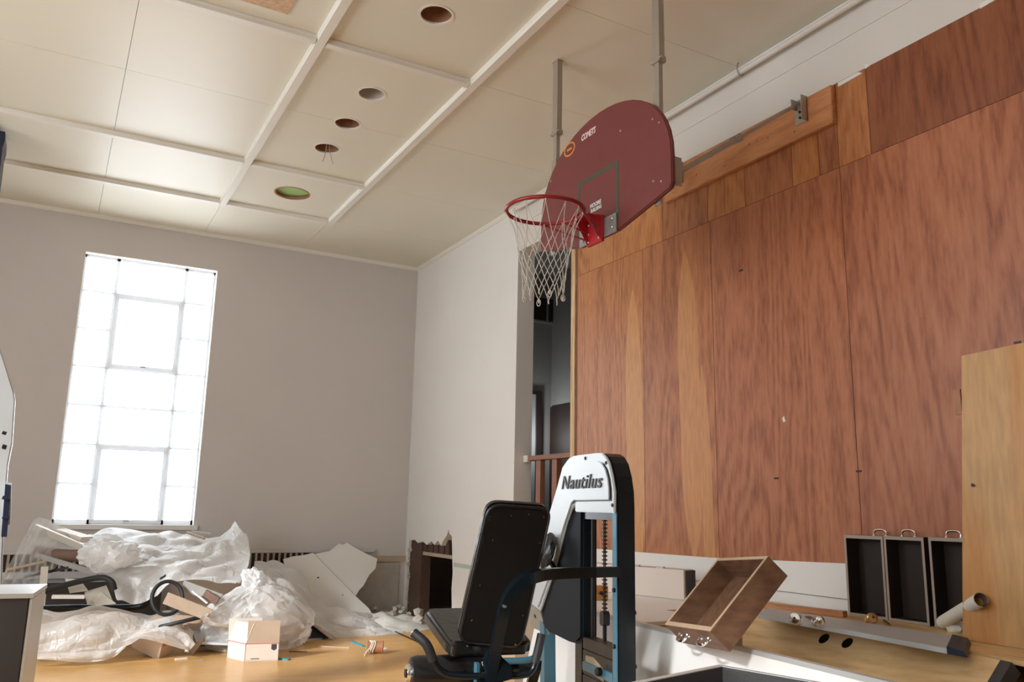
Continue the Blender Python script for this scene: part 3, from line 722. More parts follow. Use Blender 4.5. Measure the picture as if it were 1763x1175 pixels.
# orange ring print with a mark inside
bm = bmesh.new(); oc = V((BXF-0.0004, 4.405, 3.722))
tube(bm, [oc+V((0, 0.062*math.cos(a), 0.044*math.sin(a))) for a in [2*pi*k/28 for k in range(28)]], (0.0008, 0.0055), square=True, closed=True, up=(-1, 0, 0))
addbx(bm, (X0, 4.375, 3.715), (BXF-0.0002, 4.435, 3.729))
link('ring_print', bm, M['orange_print'], hoop)
link('name_print', text_bm('COMETS', 0.058, 0.0012, rt_, up_, nn_, (BXF-0.0002, 4.262, 3.722), shear=0.2, bold=0.0022, xscale=0.72), M['pink_print'], hoop)
link('sticker_print', text_bm('MOORE', 0.036, 0.0012, rt_, up_, nn_, (BXF-0.0002, 4.158, 3.222), bold=0.0016, xscale=0.95), M['pale_sticker'], hoop)
link('sticker_print', text_bm('BUILDING', 0.032, 0.0012, rt_, up_, nn_, (BXF-0.0002, 4.150, 3.190), bold=0.0016, xscale=0.82), M['pale_sticker'], hoop)
for (y, z) in ((3.518, 3.566), (3.52, 3.185), (4.64, 3.575), (4.62, 3.15), (3.45, 3.16), (3.46, 3.52), (4.25, 3.03), (3.83, 3.62)):
    link('bolt_head', lathe_bm([(0.007, 0), (0.007, 0.003), (0.004, 0.005)], (BXF, y, z), (-1, 0, 0), seg=8), M['steel'], hoop)
# mount plate (galvanised), red bracket
link('mount_plate', bx((BXF-0.012, 3.865, 2.985), (BXF-0.001, 4.265, 3.105)), M['galv'], hoop, bevel=0.003)
for (y, z) in ((3.90, 3.075), (3.90, 3.02), (4.22, 3.075), (4.22, 3.02)):
    link('bolt_head', lathe_bm([(0.012, 0), (0.012, 0.008), (0.007, 0.012)], (BXF-0.012, y, z), (-1, 0, 0), seg=8), M['bolt'], hoop)
RC = V((2.441, 4.065, 3.101)); RR = 0.234
br = link('rim_bracket', bx((BXF-0.034, 3.985, 2.955), (BXF-0.012, 4.145, 3.125)), M['bracket_red'], hoop, bevel=0.003)
bm = bmesh.new()
prism(bm, [(BXF-0.034, 3.99, 3.118), (BXF-0.034, 4.14, 3.118), (2.655, 4.10, 3.112), (2.655, 4.03, 3.112)], (0, 0, 0.006))
link('bracket_plate', bm, M['bracket_red'], hoop)
for y in (3.995, 4.135): link('bracket_gusset', prism_bm([(BXF-0.034, y, 2.965), (BXF-0.034, y, 3.118), (2.70, y, 3.118)], (0, 0.005, 0)), M['bracket_red'], hoop)
for (y, z) in ((4.01, 3.09), (4.01, 3.03), (4.01, 2.98), (4.12, 3.09), (4.12, 3.03), (4.12, 2.98)):
    link('bolt_head', lathe_bm([(0.008, 0), (0.008, 0.006), (0.004, 0.009)], (BXF-0.034, y, z), (-1, 0, 0), seg=8), M['bolt'], br)
rim = link('rim', tube_bm([RC+V((RR*math.cos(a), RR*math.sin(a), 0)) for a in [2*pi*k/64 for k in range(64)]], 0.0125, seg=12, closed=True), M['rim_red'], hoop, smooth=True)
for s in (-1, 1):
    for dz, ang in ((0.0, 0.45), (-0.0, 1.1)):
        a = pi-0 if False else s*ang
        p0 = RC+V((RR*math.cos(a+0), RR*math.sin(a), -0.008)); p1 = V((BXF-0.03, 4.065+s*0.055, 2.985 if ang > 1 else 3.03))
        link('brace', tube_bm([p0, p1], 0.006, seg=8), M['rim_red'], hoop, smooth=True)
# net
NH = 12; zl = [3.085, 2.90, 2.815, 2.735, 2.655, 2.575]; rl_ = [0.226, 0.165, 0.150, 0.135, 0.122, 0.118]
def node(k, i):
    a = 2*pi*(i+0.5*(k % 2))/NH; w = 0.012*noise.noise(V((k*1.7, i*2.3, 0.5)))
    r = rl_[k]*(1+0.10*noise.noise(V((i*1.1, k*0.7, 3))))
    return RC+V((r*math.cos(a)+w, r*math.sin(a)+w, zl[k]-RC.z+w*1.5))
bm = bmesh.new()
for i in range(NH):
    for k in range(len(zl)-1):
        for s in ((0, -1) if k % 2 == 0 else (0, 1)):
            a = node(k, i); b = node(k+1, i+s)
            mid_ = (a+b)/2; d = (mid_-V((RC.x, RC.y, mid_.z))).normalized()
            sag = -0.012 if k == 0 else 0.004
            pts = smoothpath([a, mid_+d*sag, b], 3); tube(bm, pts, 0.0025, seg=5, cap=False)
    hk = node(0, i); tube(bm, [hk+V((0, 0, 0.0)), hk+V((0, 0, 0.012))], 0.005, seg=5)
    b = node(len(zl)-1, i)
    if i % 2 == 0:
        tube(bm, [b+V((0.013*math.cos(a_)*math.cos(2*pi*i/NH+1), 0.013*math.cos(a_)*math.sin(2*pi*i/NH+1), -0.018+0.02*math.sin(a_))) for a_ in [2*pi*q/10 for q in range(10)]], 0.003, seg=5, closed=True)
    for s in range(1): tube(bm, [b, b+V((0, 0, -0.012)), b+V((0.004, 0, -0.02))], 0.0045, seg=5)
link('net', bm, M['net'], hoop, smooth=True)
# ceiling posts: wide upper channel telescoped over a slim lower one, bolted behind the board
for y, zj, zb in ((4.655, 3.965, 3.10), (3.525, 3.965, 3.10)):
    xp = BXF+0.055
    up_o = link('ceiling_post', tube_bm([(xp, y, zj), (xp, y, H)], (0.020, 0.031), square=True, up=(1, 0, 0)), M['steel'], hoop)
    lw_o = link('lower_post', tube_bm([(xp-0.003, y, zb), (xp-0.003, y, zj+0.06)], (0.014, 0.021), square=True, up=(1, 0, 0)), M['steel'], hoop)
    link('post_clamp', bx((xp-0.026, y-0.036, zj-0.03), (xp+0.026, y+0.036, zj+0.005)), M['steel'], hoop)
    for dy in (-0.04, 0.04): link('bolt_head', lathe_bm([(0.008, -0.012), (0.008, 0.012)], (xp-0.02, y+dy, zj-0.012), (0, 1, 0), seg=8), M['bolt'], hoop)
    link('foot_plate', bx((xp-0.025, y-0.036, H-0.006), (xp+0.025, y+0.036, H-0.0003)), M['steel'], hoop)
    link('back_rail', bx((BXF+0.031, y-0.028, 3.05), (BXF+0.040, y+0.028, 3.75)), M['steel'], hoop)
# side struts to the plywood plank
PKX = XR-0.062
for y, yw in ((3.42, 3.485), (4.66, 4.70)):
    a = V((BXF+0.085, y, 3.215)); b = V((PKX-0.02, yw, 3.965)); mm_ = a.lerp(b, 0.46)
    link('strut', tube_bm([a, mm_+(b-a).normalized()*0.03], (0.016, 0.012), square=True), M['steel'], hoop)
    link('strut', tube_bm([mm_, b], (0.011, 0.009), square=True), M['steel'], hoop)
    link('strut_clip', tube_bm([mm_-(b-a).normalized()*0.03, mm_+(b-a).normalized()*0.03], (0.024, 0.018), square=True), M['steel'], hoop)
    link('board_lug', bx((BXF+0.031, y-0.028, 3.13), (BXF+0.10, y-0.022, 3.30)), M['steel'], hoop)
    link('board_lug', bx((BXF+0.031, y-0.028, 3.13), (BXF+0.036, y+0.03, 3.30)), M['steel'], hoop)
    bm = bmesh.new(); addbx(bm, (PKX-0.006, yw-0.05, 3.83), (PKX, yw+0.05, 4.0)); addbx(bm, (PKX-0.055, yw-0.05, 3.83), (PKX, yw-0.045, 4.0)); addbx(bm, (PKX-0.055, yw+0.030, 3.93), (PKX, yw+0.035, 4.0))
    wbk = link('wall_bracket', bm, M['steel'], hoop)
    for z in (3.87, 3.91): link('bolt_head', lathe_bm([(0.008, 0), (0.008, 0.01)], (PKX-0.006, yw+0.005, z), (-1, 0, 0), seg=8), M['black'], wbk)
# plank fixed on the plywood
pk = thing('mounting_plank', 'orange pine plank fixed along the top of the plywood behind the hoop', 'plank', (XR, 4, 3.74))
link('board', bx((PKX, 3.245, 3.738), (XR-0.0225, 4.88, 3.995)), M['pine'], pk, bevel=0.004)
for y, z in ((4.5, 3.84), (4.2, 3.80), (3.95, 3.87), (3.78, 3.85), (3.55, 3.80), (4.33, 3.92), (3.88, 3.87)):
    link('knot', lathe_bm([(0.009, -0.001), (0.007, 0.0012)], (PKX, y, z), (-1, 0, 0), seg=8), M['rail_wood'], pk)

# ================================================================== EXERCISE MACHINE
MP = V((2.087, 2.868, 0.0)); AZ = math.radians(10)
mf = V((math.sin(AZ), math.cos(AZ), 0)); mr_ = V((math.cos(AZ), -math.sin(AZ), 0))
def mu(u, v, z): return MP+mf*u+mr_*v+V((0, 0, z))
gym = thing('leg_extension_machine', 'black leg exercise machine with padded seat, backrest and silver weight-stack tower', 'exercise machine', tuple(MP))
# tower: near column rounding over the top and down a slanted far leg, one bent flat tube
outer = [(0.0, 0.0), (0.0, 1.356), (0.004, 1.418), (0.022, 1.483), (0.052, 1.540), (0.085, 1.568), (0.125, 1.583), (0.20, 1.585), (0.43, 1.585), (0.485, 1.580), (0.535, 1.560), (0.572, 1.530), (0.70, 1.335), (0.78, 1.19), (0.87, 1.0), (0.98, 0.80)]
inner = [(0.95, 0.79), (0.835, 0.98), (0.745, 1.165), (0.665, 1.31), (0.54, 1.505), (0.48, 1.545), (0.42, 1.55), (0.20, 1.55), (0.13, 1.545), (0.09, 1.52), (0.065, 1.47), (0.05, 1.40), (0.045, 1.34), (0.045, 0.0)]
bm = prism_bm([mu(u, 0.004, z) for u, z in outer+inner], mr_*0.082)
link('tower_frame', bm, M['frame_black'], gym, bevel=0.005)
# thin blue strip: window light on the column's inner face, put into the colour
link('column_light', prism_bm([mu(u, 0.001, z) for u, z in ((0.004, 0.62), (0.043, 0.62), (0.043, 1.335), (0.004, 1.335))], mr_*0.004), M['frame_blue'], gym)
for z in (0.80, 1.02): link('bolt_head', lathe_bm([(0.009, 0), (0.009, 0.008), (0.005, 0.011)], mu(0.022, 0.001, z), -mr_, seg=8), M['black'], gym)
for z in (0.72, 0.93): link('bolt_head', lathe_bm([(0.009, 0), (0.009, 0.008), (0.005, 0.011)], mu(0.02, 0.086, z), mr_, seg=8), M['black'], gym)
# silver cowl: top plate with slanted leg
cowl = [(0.0, 1.330), (-0.004, 1.418), (0.018, 1.483), (0.052, 1.545), (0.084, 1.570), (0.122, 1.585), (0.20, 1.588), (0.43, 1.588), (0.490, 1.580), (0.535, 1.558), (0.566, 1.541), (0.677, 1.384), (0.743, 1.299), (0.83, 1.03), (1.005, 0.865), (0.837, 0.842), (0.668, 1.042), (0.56, 1.20), (0.507, 1.279), (0.455, 1.335), (0.408, 1.366), (0.408, 1.331)]
cowl[13] = (0.835, 1.02)
co = link('cowl', prism_bm([mu(u, -0.012, z) for u, z in cowl], mr_*0.012), M['silver'], gym, bevel=0.004)
link('cowl_foot', prism_bm([mu(1.004, -0.012, 0.864), mu(0.838, -0.012, 0.841), mu(0.836, 0.03, 0.73), mu(1.07, 0.03, 0.735)], mr_*0.010), M['galv'], gym)
plate_o = [(0.030, 1.385), (0.030, 1.43), (0.042, 1.475), (0.066, 1.515), (0.105, 1.543), (0.15, 1.551), (0.42, 1.553), (0.485, 1.549), (0.54, 1.53), (0.665, 1.375), (0.732, 1.29), (0.818, 1.03), (0.98, 0.875), (0.85, 0.858), (0.678, 1.045), (0.568, 1.20), (0.515, 1.272), (0.465, 1.330), (0.43, 1.372), (0.40, 1.383)]
link('cowl_groove', prism_bm([mu(u-0.012, -0.0135, z-0.006) for u, z in plate_o[:9]+[(0.44, 1.372), (0.40, 1.383)]], mr_*0.0015), M['black'], gym)
link('name_plate', prism_bm([mu(u+0.004, -0.020, z) for u, z in plate_o], mr_*0.008), M['silver'], gym, bevel=0.003)
# lettering: raised letters, all black: shade on silver embossing put into the colour
lt_o = mu(0.552, -0.020, 1.436)
link('lettering', text_bm('Nautilus', 0.088, 0.005, -mf, V((0, 0, 1)), -mr_, lt_o, shear=0.30, bold=0.0005, xscale=1.36, spacing=1.12), M['black'], gym)
for u, z in ((0.29, 1.570), (0.072, 1.540), (0.552, 1.510), (0.672, 1.37), (0.012, 1.362)):
    link('cowl_screw', lathe_bm([(0.008, 0), (0.008, 0.003), (0.004, 0.006)], mu(u, -0.012, z), -mr_, seg=10), M['black'], gym)
# dark side shroud behind the slanted leg with a rounded padded bottom
sh = [(0.40, 1.375), (0.55, 1.375), (0.66, 1.30), (0.74, 1.12), (0.83, 0.92), (0.85, 0.84), (0.84, 0.78), (0.80, 0.755), (0.52, 0.745), (0.42, 0.75), (0.36, 0.78), (0.36, 1.375)]
link('side_shroud', prism_bm([mu(u, 0.0005, z) for u, z in sh], mr_*0.08), M['shroud'], gym, bevel=0.012)
# pulley housing / bracket under cowl
link('top_crossbar', bx((0, 0, 0), (0, 0, 0)) if False else prism_bm([mu(u, 0.012, z) for u, z in ((0.04, 1.30), (0.40, 1.30), (0.40, 1.345), (0.04, 1.345))], mr_*0.06), M['frame_black'], gym)
# guide rods, inner post, chain
def u_at(px, v, py=1000): q = onP(mu(0, v, 0), mr_, px, py); return (q-MP).dot(mf)
UP0, UP1 = u_at(1002, 0.015), u_at(991, 0.015); UR, UC = u_at(1020.5, 0.045), u_at(1041, 0.045)
US0, US1 = u_at(1056, 0.012, 1120), u_at(1003, 0.012, 1120)
link('inner_post', prism_bm([mu(u, 0.015, 0.0) for u in (UP0, UP1)]+[mu(u, 0.015, 1.32) for u in (UP1, UP0)], mr_*0.06), M['frame_black'], gym)
link('guide_rod', tube_bm([mu(UR, 0.045, 0.10), mu(UR, 0.045, 1.32)], 0.009, seg=10), M['black'], gym, smooth=True)
bm = bmesh.new(); z = 0.885; k = 0
while z < 1.315:
    a = 0.0 if k % 2 == 0 else 1.0
    c = mu(UC, 0.045, z)
    for s in (-1, 1): box(bm, c+mf*(0.0075*s), (0.004, 0.004, 0.019), None)
    box(bm, c+V((0, 0, 0.0085)), (0.018, 0.018, 0.006), Euler((0, 0, -AZ)).to_matrix())
    z += 0.0168; k += 1
link('lifting_chain', bm, M['black'], gym)
link('chain_shackle', prism_bm([mu(u, 0.03, zz) for u, zz in ((UC-0.02, 0.862), (UC-0.02, 0.905), (UC-0.01, 0.915), (UC+0.01, 0.915), (UC+0.02, 0.905), (UC+0.02, 0.862), (UC+0.01, 0.855), (UC-0.01, 0.855))], mr_*0.03), M['black'], gym)
link('lifting_pin', tube_bm([mu(UC, 0.045, 0.79), mu(UC, 0.045, 0.86)], 0.009, seg=8), M['black'], gym)
ws = None
for k in range(10):
    z1 = 0.788-k*0.052
    o = link('weight_plate', prism_bm([mu(u, 0.012, z1-0.049) for u in (0.052, US1)]+[mu(u, 0.012, z1) for u in (US1, 0.052)], mr_*0.064), M['plate'], gym, bevel=0.003)
    if k in (1, 2):
        pass
    if k > 0: link('pin_hole', lathe_bm([(0.008, 0), (0.008, 0.002)], mu(0.12, 0.012, z1-0.025), -mr_, seg=8), M['black'], o)
link('weight_label', prism_bm([mu(u, 0.010, zz) for u, zz in ((0.15, 0.64), (0.335, 0.66), (0.335, 0.715), (0.25, 0.72), (0.15, 0.69))], mr_*0.0015), M['label_plate'], gym)
link('selector_pin', lathe_bm([(0.006, -0.02), (0.006, 0.012), (0.017, 0.012), (0.018, 0.030), (0.012, 0.036)], mu(0.155, 0.012, 0.680), -mr_, seg=14), M['black'], gym, smooth=True)
# lower tie bar in blue, window light on its top put into the colour
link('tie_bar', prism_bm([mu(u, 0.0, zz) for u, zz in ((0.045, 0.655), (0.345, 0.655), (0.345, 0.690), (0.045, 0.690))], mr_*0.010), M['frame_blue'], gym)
# feet of the machine
link('base_rail', prism_bm([mu(u, 0.0, zz) for u, zz in ((-0.25, 0.0), (0.70, 0.0), (0.70, 0.06), (-0.25, 0.06))], mr_*0.085), M['frame_black'], gym, bevel=0.006)
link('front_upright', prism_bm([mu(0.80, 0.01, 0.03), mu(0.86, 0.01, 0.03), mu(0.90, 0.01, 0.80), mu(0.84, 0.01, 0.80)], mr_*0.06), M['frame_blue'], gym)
link('cross_rail', tube_bm([mu(0.10, -0.80, 0.03), mu(0.10, 0.0, 0.03)], (0.03, 0.04), square=True), M['frame_black'], gym)
# bent arm that carries the backrest: from the column across and down behind the pad
arm = [mu(-0.03, 0.01, 1.085), mu(-0.04, -0.25, 1.085)] + [mu(-0.13, -0.30, 1.083), mu(-0.17, -0.37, 1.065), mu(-0.165, -0.42, 1.02), mu(-0.14, -0.455, 0.96), mu(-0.10, -0.49, 0.85), mu(-0.06, -0.515, 0.72), mu(-0.02, -0.53, 0.58)]
# arm runs just in front (camera side) of the pad
def arm_pts():
    P = []
    for px, py, u in ((1066, 985, -0.02), (1010, 986, -0.05), (955, 988, -0.17), (925, 992, -0.23), (900, 1002, -0.24), (880, 1022, -0.225), (868, 1050, -0.20), (860, 1085, -0.165), (852, 1125, -0.13), (845, 1160, -0.11), (838, 1210, -0.10)):
        P.append(onP(mu(u, 0, 0), mf, px, py))
    return P
AP = smoothpath(arm_pts(), 5)
link('support_arm', tube_bm(AP, (0.020, 0.020), square=True, up=mf), M['frame_black'], gym)
link('seat_post', tube_bm([AP[-1]+V((0, 0, 0.08)), mu(-0.02, -0.545, 0.40), mu(0.06, -0.55, 0.05)], (0.03, 0.03), square=True, up=mf), M['frame_black'], gym)
link('arm_bolt', lathe_bm([(0.009, 0), (0.009, 0.006)], onP(mu(-0.222, 0, 0), mf, 868, 1043), -mf, seg=8), M['bolt'], gym)
# backrest pad, reclined toward the camera
def rounded(pts, r, n=5):
    out = []; N = len(pts)
    for i in range(N):
        p = V(pts[i]); a = V(pts[i-1]); b = V(pts[(i+1) % N])
        d1 = (a-p).normalized(); d2 = (b-p).normalized()
        s = p+d1*r; e = p+d2*r
        for k in range(n+1):
            t = k/n; out.append(s*(1-t)**2+p*2*t*(1-t)+e*t*t)
    return out
bn = (mf*0.54+V((0, 0, 1))*0.215).normalized()           # pad normal, away from the camera
bo = mu(-0.225, -0.42, 1.34)
bn = V((mf.x*0.92, mf.y*0.92, 0.39)).normalized()
cor = [onP(bo, bn, *p) for p in ((842, 868), (951, 875), (897, 1119), (788, 1108))]
pad = rounded(cor, 0.05, 6)
bk = bmesh.new(); prism(bk, [p+bn*0.006 for p in pad], bn*0.055)
link('backrest', bk, M['vinyl'], gym, bevel=0.018, segs=3, smooth=True)
ctr = sum(cor, V())/4
link('backrest_board', prism_bm([p+(ctr-p)*0.05 for p in pad], bn*0.012), M['pad_back'], gym)
link('piping', tube_bm([p+(ctr-p)*0.02+bn*0.004 for p in pad], 0.006, seg=8, closed=True), M['vinyl'], gym, smooth=True)
for px, py in ((880, 888), (910, 886), (936, 890), (843, 890), (848, 930), (929, 935), (826, 1008), (900, 1060), (805, 1113), (887, 1110), (812, 1068), (842, 895)):
    p = onP(bo, bn, px, py); link('tack', lathe_bm([(0.004, -0.001), (0.003, 0.003)], p, -bn, seg=8), M['brass'], gym)
# seat pad, tilted up to the front
sn = (mf*-0.24+V((0, 0, 0.97))).normalized(); so_ = mu(0.0, -0.70, 0.838)
sf = mf-sn*mf.dot(sn); sf.normalize()
c0 = so_+mr_*0.0; seat = [c0, c0+sf*0.37-mr_*0.02, c0+sf*0.37+mr_*0.34, c0+mr_*0.34]
seat = rounded(seat, 0.04, 5)
sb = bmesh.new(); prism(sb, seat, -sn*0.062)
link('seat', sb, M['vinyl'], gym, bevel=0.016, segs=3, smooth=True)
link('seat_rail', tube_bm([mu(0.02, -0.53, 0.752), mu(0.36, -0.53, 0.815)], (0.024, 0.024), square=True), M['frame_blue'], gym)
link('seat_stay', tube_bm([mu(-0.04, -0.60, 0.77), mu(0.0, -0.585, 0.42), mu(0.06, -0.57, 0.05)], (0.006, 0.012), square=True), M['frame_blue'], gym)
link('seat_stay', tube_bm([mu(-0.05, -0.575, 0.775), mu(-0.07, -0.50, 0.62)], (0.010, 0.018), square=True), M['alum'], gym)
link('pivot_block', prism_bm([onP(mu(-0.13, 0, 0), mf, *p) for p in ((842, 1122), (858, 1126), (884, 1150), (884, 1170), (850, 1180), (836, 1150))], mf*0.05), M['frame_black'], gym, bevel=0.006)
# grab handles: one bent tube with rubber grips
def hp(px, py, u): return onP(mu(u, 0, 0), mf, px, py)
HU = -0.10
hpts = smoothpath([hp(714, 1092, HU+0.03), hp(734, 1110, HU), hp(748, 1142, HU), hp(762, 1158, HU), hp(785, 1164, HU), hp(840, 1165, HU), hp(890, 1164, HU), hp(910, 1160, HU), hp(920, 1148, HU), hp(926, 1120, HU), hp(932, 1094, HU)], 5)
link('handle_tube', tube_bm(hpts, 0.0125, seg=10), M['frame_black'], gym, smooth=True)
link('grip', tube_bm(smoothpath([hp(712, 1090, HU+0.03), hp(734, 1110, HU), hp(746, 1138, HU)], 5), 0.0175, seg=12), M['rubber'], gym, smooth=True)
link('grip', tube_bm(smoothpath([hp(932.5, 1092, HU), hp(927, 1118, HU), hp(921, 1142, HU)], 5), 0.0165, seg=12), M['rubber'], gym, smooth=True)
link('grip_end', lathe_bm([(0.0165, 0), (0.0165, 0.003), (0.010, 0.006)], hp(712, 1090, HU+0.03), (hp(712, 1090, HU+0.03)-hp(734, 1110, HU)), seg=12), M['chrome'], gym)
h2 = smoothpath([hp(866, 1139, 0.02), hp(900, 1138, 0.02), hp(918, 1134, 0.02), hp(927, 1122, 0.0)], 5)
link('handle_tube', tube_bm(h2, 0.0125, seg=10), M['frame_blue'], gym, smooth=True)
# ankle rollers
def roller(a, b, r, nm='roller_pad'):
    ax = (b-a); Ln = ax.length; ax.normalize()
    o = link(nm, lathe_bm([(r*0.55, 0), (r*0.9, 0.006), (r, 0.03), (r, Ln-0.03), (r*0.9, Ln-0.006), (r*0.55, Ln)], a, ax, seg=24), M['vinyl'], gym, smooth=True)
    link('roller_cap', lathe_bm([(0.030, -0.012), (0.034, -0.004), (0.034, 0.004), (0.012, 0.004)], a, ax, seg=20), M['chrome'], o, smooth=True)
    link('roller_bore', lathe_bm([(0.016, -0.016), (0.016, -0.010)], a, ax, seg=14), M['black'], o)
roller(mu(0.06, -0.835, 0.725), mu(0.06, -0.47, 0.725), 0.062)
roller(mu(0.42, -0.80, 0.42), mu(0.42, -0.30, 0.42), 0.06)
link('roller_arm', tube_bm([mu(0.06, -0.42, 0.725), mu(0.25, -0.25, 0.70), mu(0.42, -0.26, 0.42)], (0.02, 0.02), square=True), M['frame_black'], gym)
link('roller_axle', tube_bm([mu(0.06, -0.47, 0.725), mu(0.06, -0.40, 0.725)], 0.015, seg=8), M['frame_black'], gym)
# small round pad showing between backrest and tower
link('side_pad', blob(onP(mu(0.62, 0, 0), mf, 942, 948), (0.028, 0.06, 0.085), amp=0.15, seed=4, sub=3, R=Euler((0, 0.25, -AZ)).to_matrix()), M['vinyl'], gym, smooth=True)
link('side_pad_bracket', tube_bm([onP(mu(0.62, 0, 0), mf, 942, 960), mu(0.66, 0.0, 1.05)], 0.012, seg=8), M['frame_black'], gym)

# ================================================================== RIGHT-HAND HEAP OF PANELS AND DRAWERS
ZT = 0.80
bench = thing('plywood_cabinet', 'long plywood cabinet lying flat against the stage wall under the loose panels', 'cabinet', (3.3, 2.9, 0))
link('body', prism_bm([(3.63, 4.60, 0), (4.03, 4.60, 0), (4.03, 1.70, 0), (3.36, 1.70, 0), (3.375, 2.06, 0), (3.625, 3.60, 0)], (0, 0, 0.70)), M['ply_tall'], bench)
link('door_leaf', bx((3.66, 4.6005, 0.05), (4.0, 4.615, 0.66)), M['ply_light'], bench)
# rear panel A
tag(link('plywood_board', prism_bm([(3.66, 3.98, 0.805), (4.045, 3.98, 0.805), (4.045, 1.20, 0.805), (3.30, 1.20, 0.805), (3.36, 2.0, 0.805), (3.61, 3.6, 0.805)], (0, 0, -0.02)), M['ply_light'], None, bevel=0.002), 'pale plywood panel lying flat against the wall below the upright drawers', 'panel')
struct_ = None
for k, (y, x0) in enumerate(((1.9, 3.34), (3.7, 3.34))):
    tag(link('batten_block', bx((3.66, y-0.04, 0.7005), (4.0, y+0.04, 0.7845)), M['plank']), 'wooden spacer block under the %s end of the rear pale plywood panel' % ('near', 'far')[k], 'block')
# panel B with two holes: tilted slightly, near edge down
def quad_slab(pts, t, nrm=(0, 0, 1)): return prism_bm(pts, V(nrm)*-t)
b0, b1 = onZ(ZT, 1300, 1053), onZ(ZT, 1722, 1137)
bd = (b1-b0).normalized(); bh = V((bd.y, -bd.x, 0))
if bh.x > 0: bh = -bh
BT = math.radians(45); bs = bh*math.cos(BT)+V((0, 0, -math.sin(BT)))      # down the slope, toward the room
bN = bh*math.sin(BT)+V((0, 0, math.cos(BT)))                                # out of the face
Bp = [b0, b1, b1+bs*1.10, b0+bs*1.10]
hb = [onP(b0, bN, 1418.5, 1100), onP(b0, bN, 1458.5, 1107.5)]
def panel_with_holes(C, holes, r, t):
    """two slabs meeting along the line of the holes, each with half-round notches"""
    c0, c1, c2, c3 = C
    h0, h1 = holes; d = (h1-h0).normalized(); n_ = bN.cross(d)
    def cut(p, q):
        e = q-p; k = (h0-p).dot(n_)/e.dot(n_); return p+e*k
    a, b = cut(c0, c3), cut(c1, c2)
    bm = bmesh.new()
    for (pa, pb) in ((c0, c1), (c3, c2)):
        s_ = 1 if (pa-a).dot(n_) > 0 else -1
        mid = [a]
        for h in holes: mid += [h-d*r*math.cos(pi*k/12)+n_*s_*r*math.sin(pi*k/12) for k in range(13)]
        mid.append(b)
        prism(bm, mid+[pb, pa], bN*-t)
    return bm
tag(link('holed_board', panel_with_holes(Bp, hb, 0.031, 0.024), M['ply_light']), 'long light plywood panel with two round holes, front of the heap', 'panel')
for h in hb: link('hole_shade', lathe_bm([(0.0308, -0.06), (0.0308, -0.002)], h, bN, seg=24, cap=False), M['drawer_dark'], bpy.data.objects['holed_board']); link('hole_shade', lathe_bm([(0.0306, -0.062), (0.0306, -0.06)], h, bN, seg=24), M['black'], bpy.data.objects['holed_board'])  # dark tube and disc: shade inside the holes put into the colour
bmq = prism_bm([Bp[1]+bd*0.001, Bp[2]+bd*0.001, Bp[2]+bd*0.05, Bp[1]+bd*0.05], bN*-0.06)
tag(link('end_strip', bmq, M['grey_dark']), 'dark strip at the near end of the holed plywood panel', 'strip')
# grey laminate board with dark profiled end
g0, g1, g2, g3 = onZ(0.827, 1322, 1047), onZ(0.827, 1640, 1095), onZ(0.827, 1630, 1117), onZ(0.827, 1304, 1057)
gb = thing('grey_board', 'long grey-blue laminate board lying between the plywood panels', 'board', tuple(g1))
link('board_face', prism_bm([g0, g1, g2, g3], (0, 0, -0.0215)), M['grey_board'], gb, bevel=0.002)
d_ = (g1-g0).normalized(); w_ = (g2-g1)
link('dark_end', prism_bm([g1+V((0, 0, 0.006)), g1+d_*0.07+V((0, 0, 0.0)), g1+d_*0.085+V((0, 0, -0.0215)), g1+V((0, 0, -0.0215))], w_), M['navy'], gb)
# brown rail at the rear of the board
tag(link('brown_rail', slab_between(onZ(0.822, 1318, 1043), onZ(0.822, 1455, 1058), 0.05, 0.03), M['pine']), 'thin brown wooden rail behind the grey board', 'rail')
# tall plywood panel leaning at right
tp = [onX(3.60, 1655, 613), onX(3.60, 1700, 600), onX(3.60, 1770, 588)]
tall = [V((3.72, 2.275, 2.155)), V((3.72, 1.05, 2.165)), V((3.60, 1.12, 0.785)), V((3.60, 2.375, 0.785))]
a_ = onX(3.72, 1655, 613); b_ = onX(3.72, 1763, 590); c_ = onX(3.66, 1655, 1078)
tdir = (b_-a_).normalized()
tall = [a_, a_+tdir*1.22, c_+tdir*1.22, c_]
for q in tall[2:]: q.z = 0.806
tl = thing('tall_plywood_board', 'tall honey-coloured plywood panel leaning on the wall at right edge', 'panel', tuple(c_))
link('board_face', prism_bm(tall, (0.02, 0, 0)), M['ply_tall'], tl, bevel=0.002)
hz = onX(3.70, 1650, 692)
link('hinge', bx((3.712, hz.y-0.004, hz.z-0.06), (3.722, hz.y+0.028, hz.z+0.06)), M['rust'], tl)
sp = onX(3.69, 1676, 836); link('screw_hole', lathe_bm([(0.008, 0), (0.008, 0.004)], V((sp.x-0.004, sp.y, sp.z)), (-1, 0, 0), seg=10), M['black'], tl)

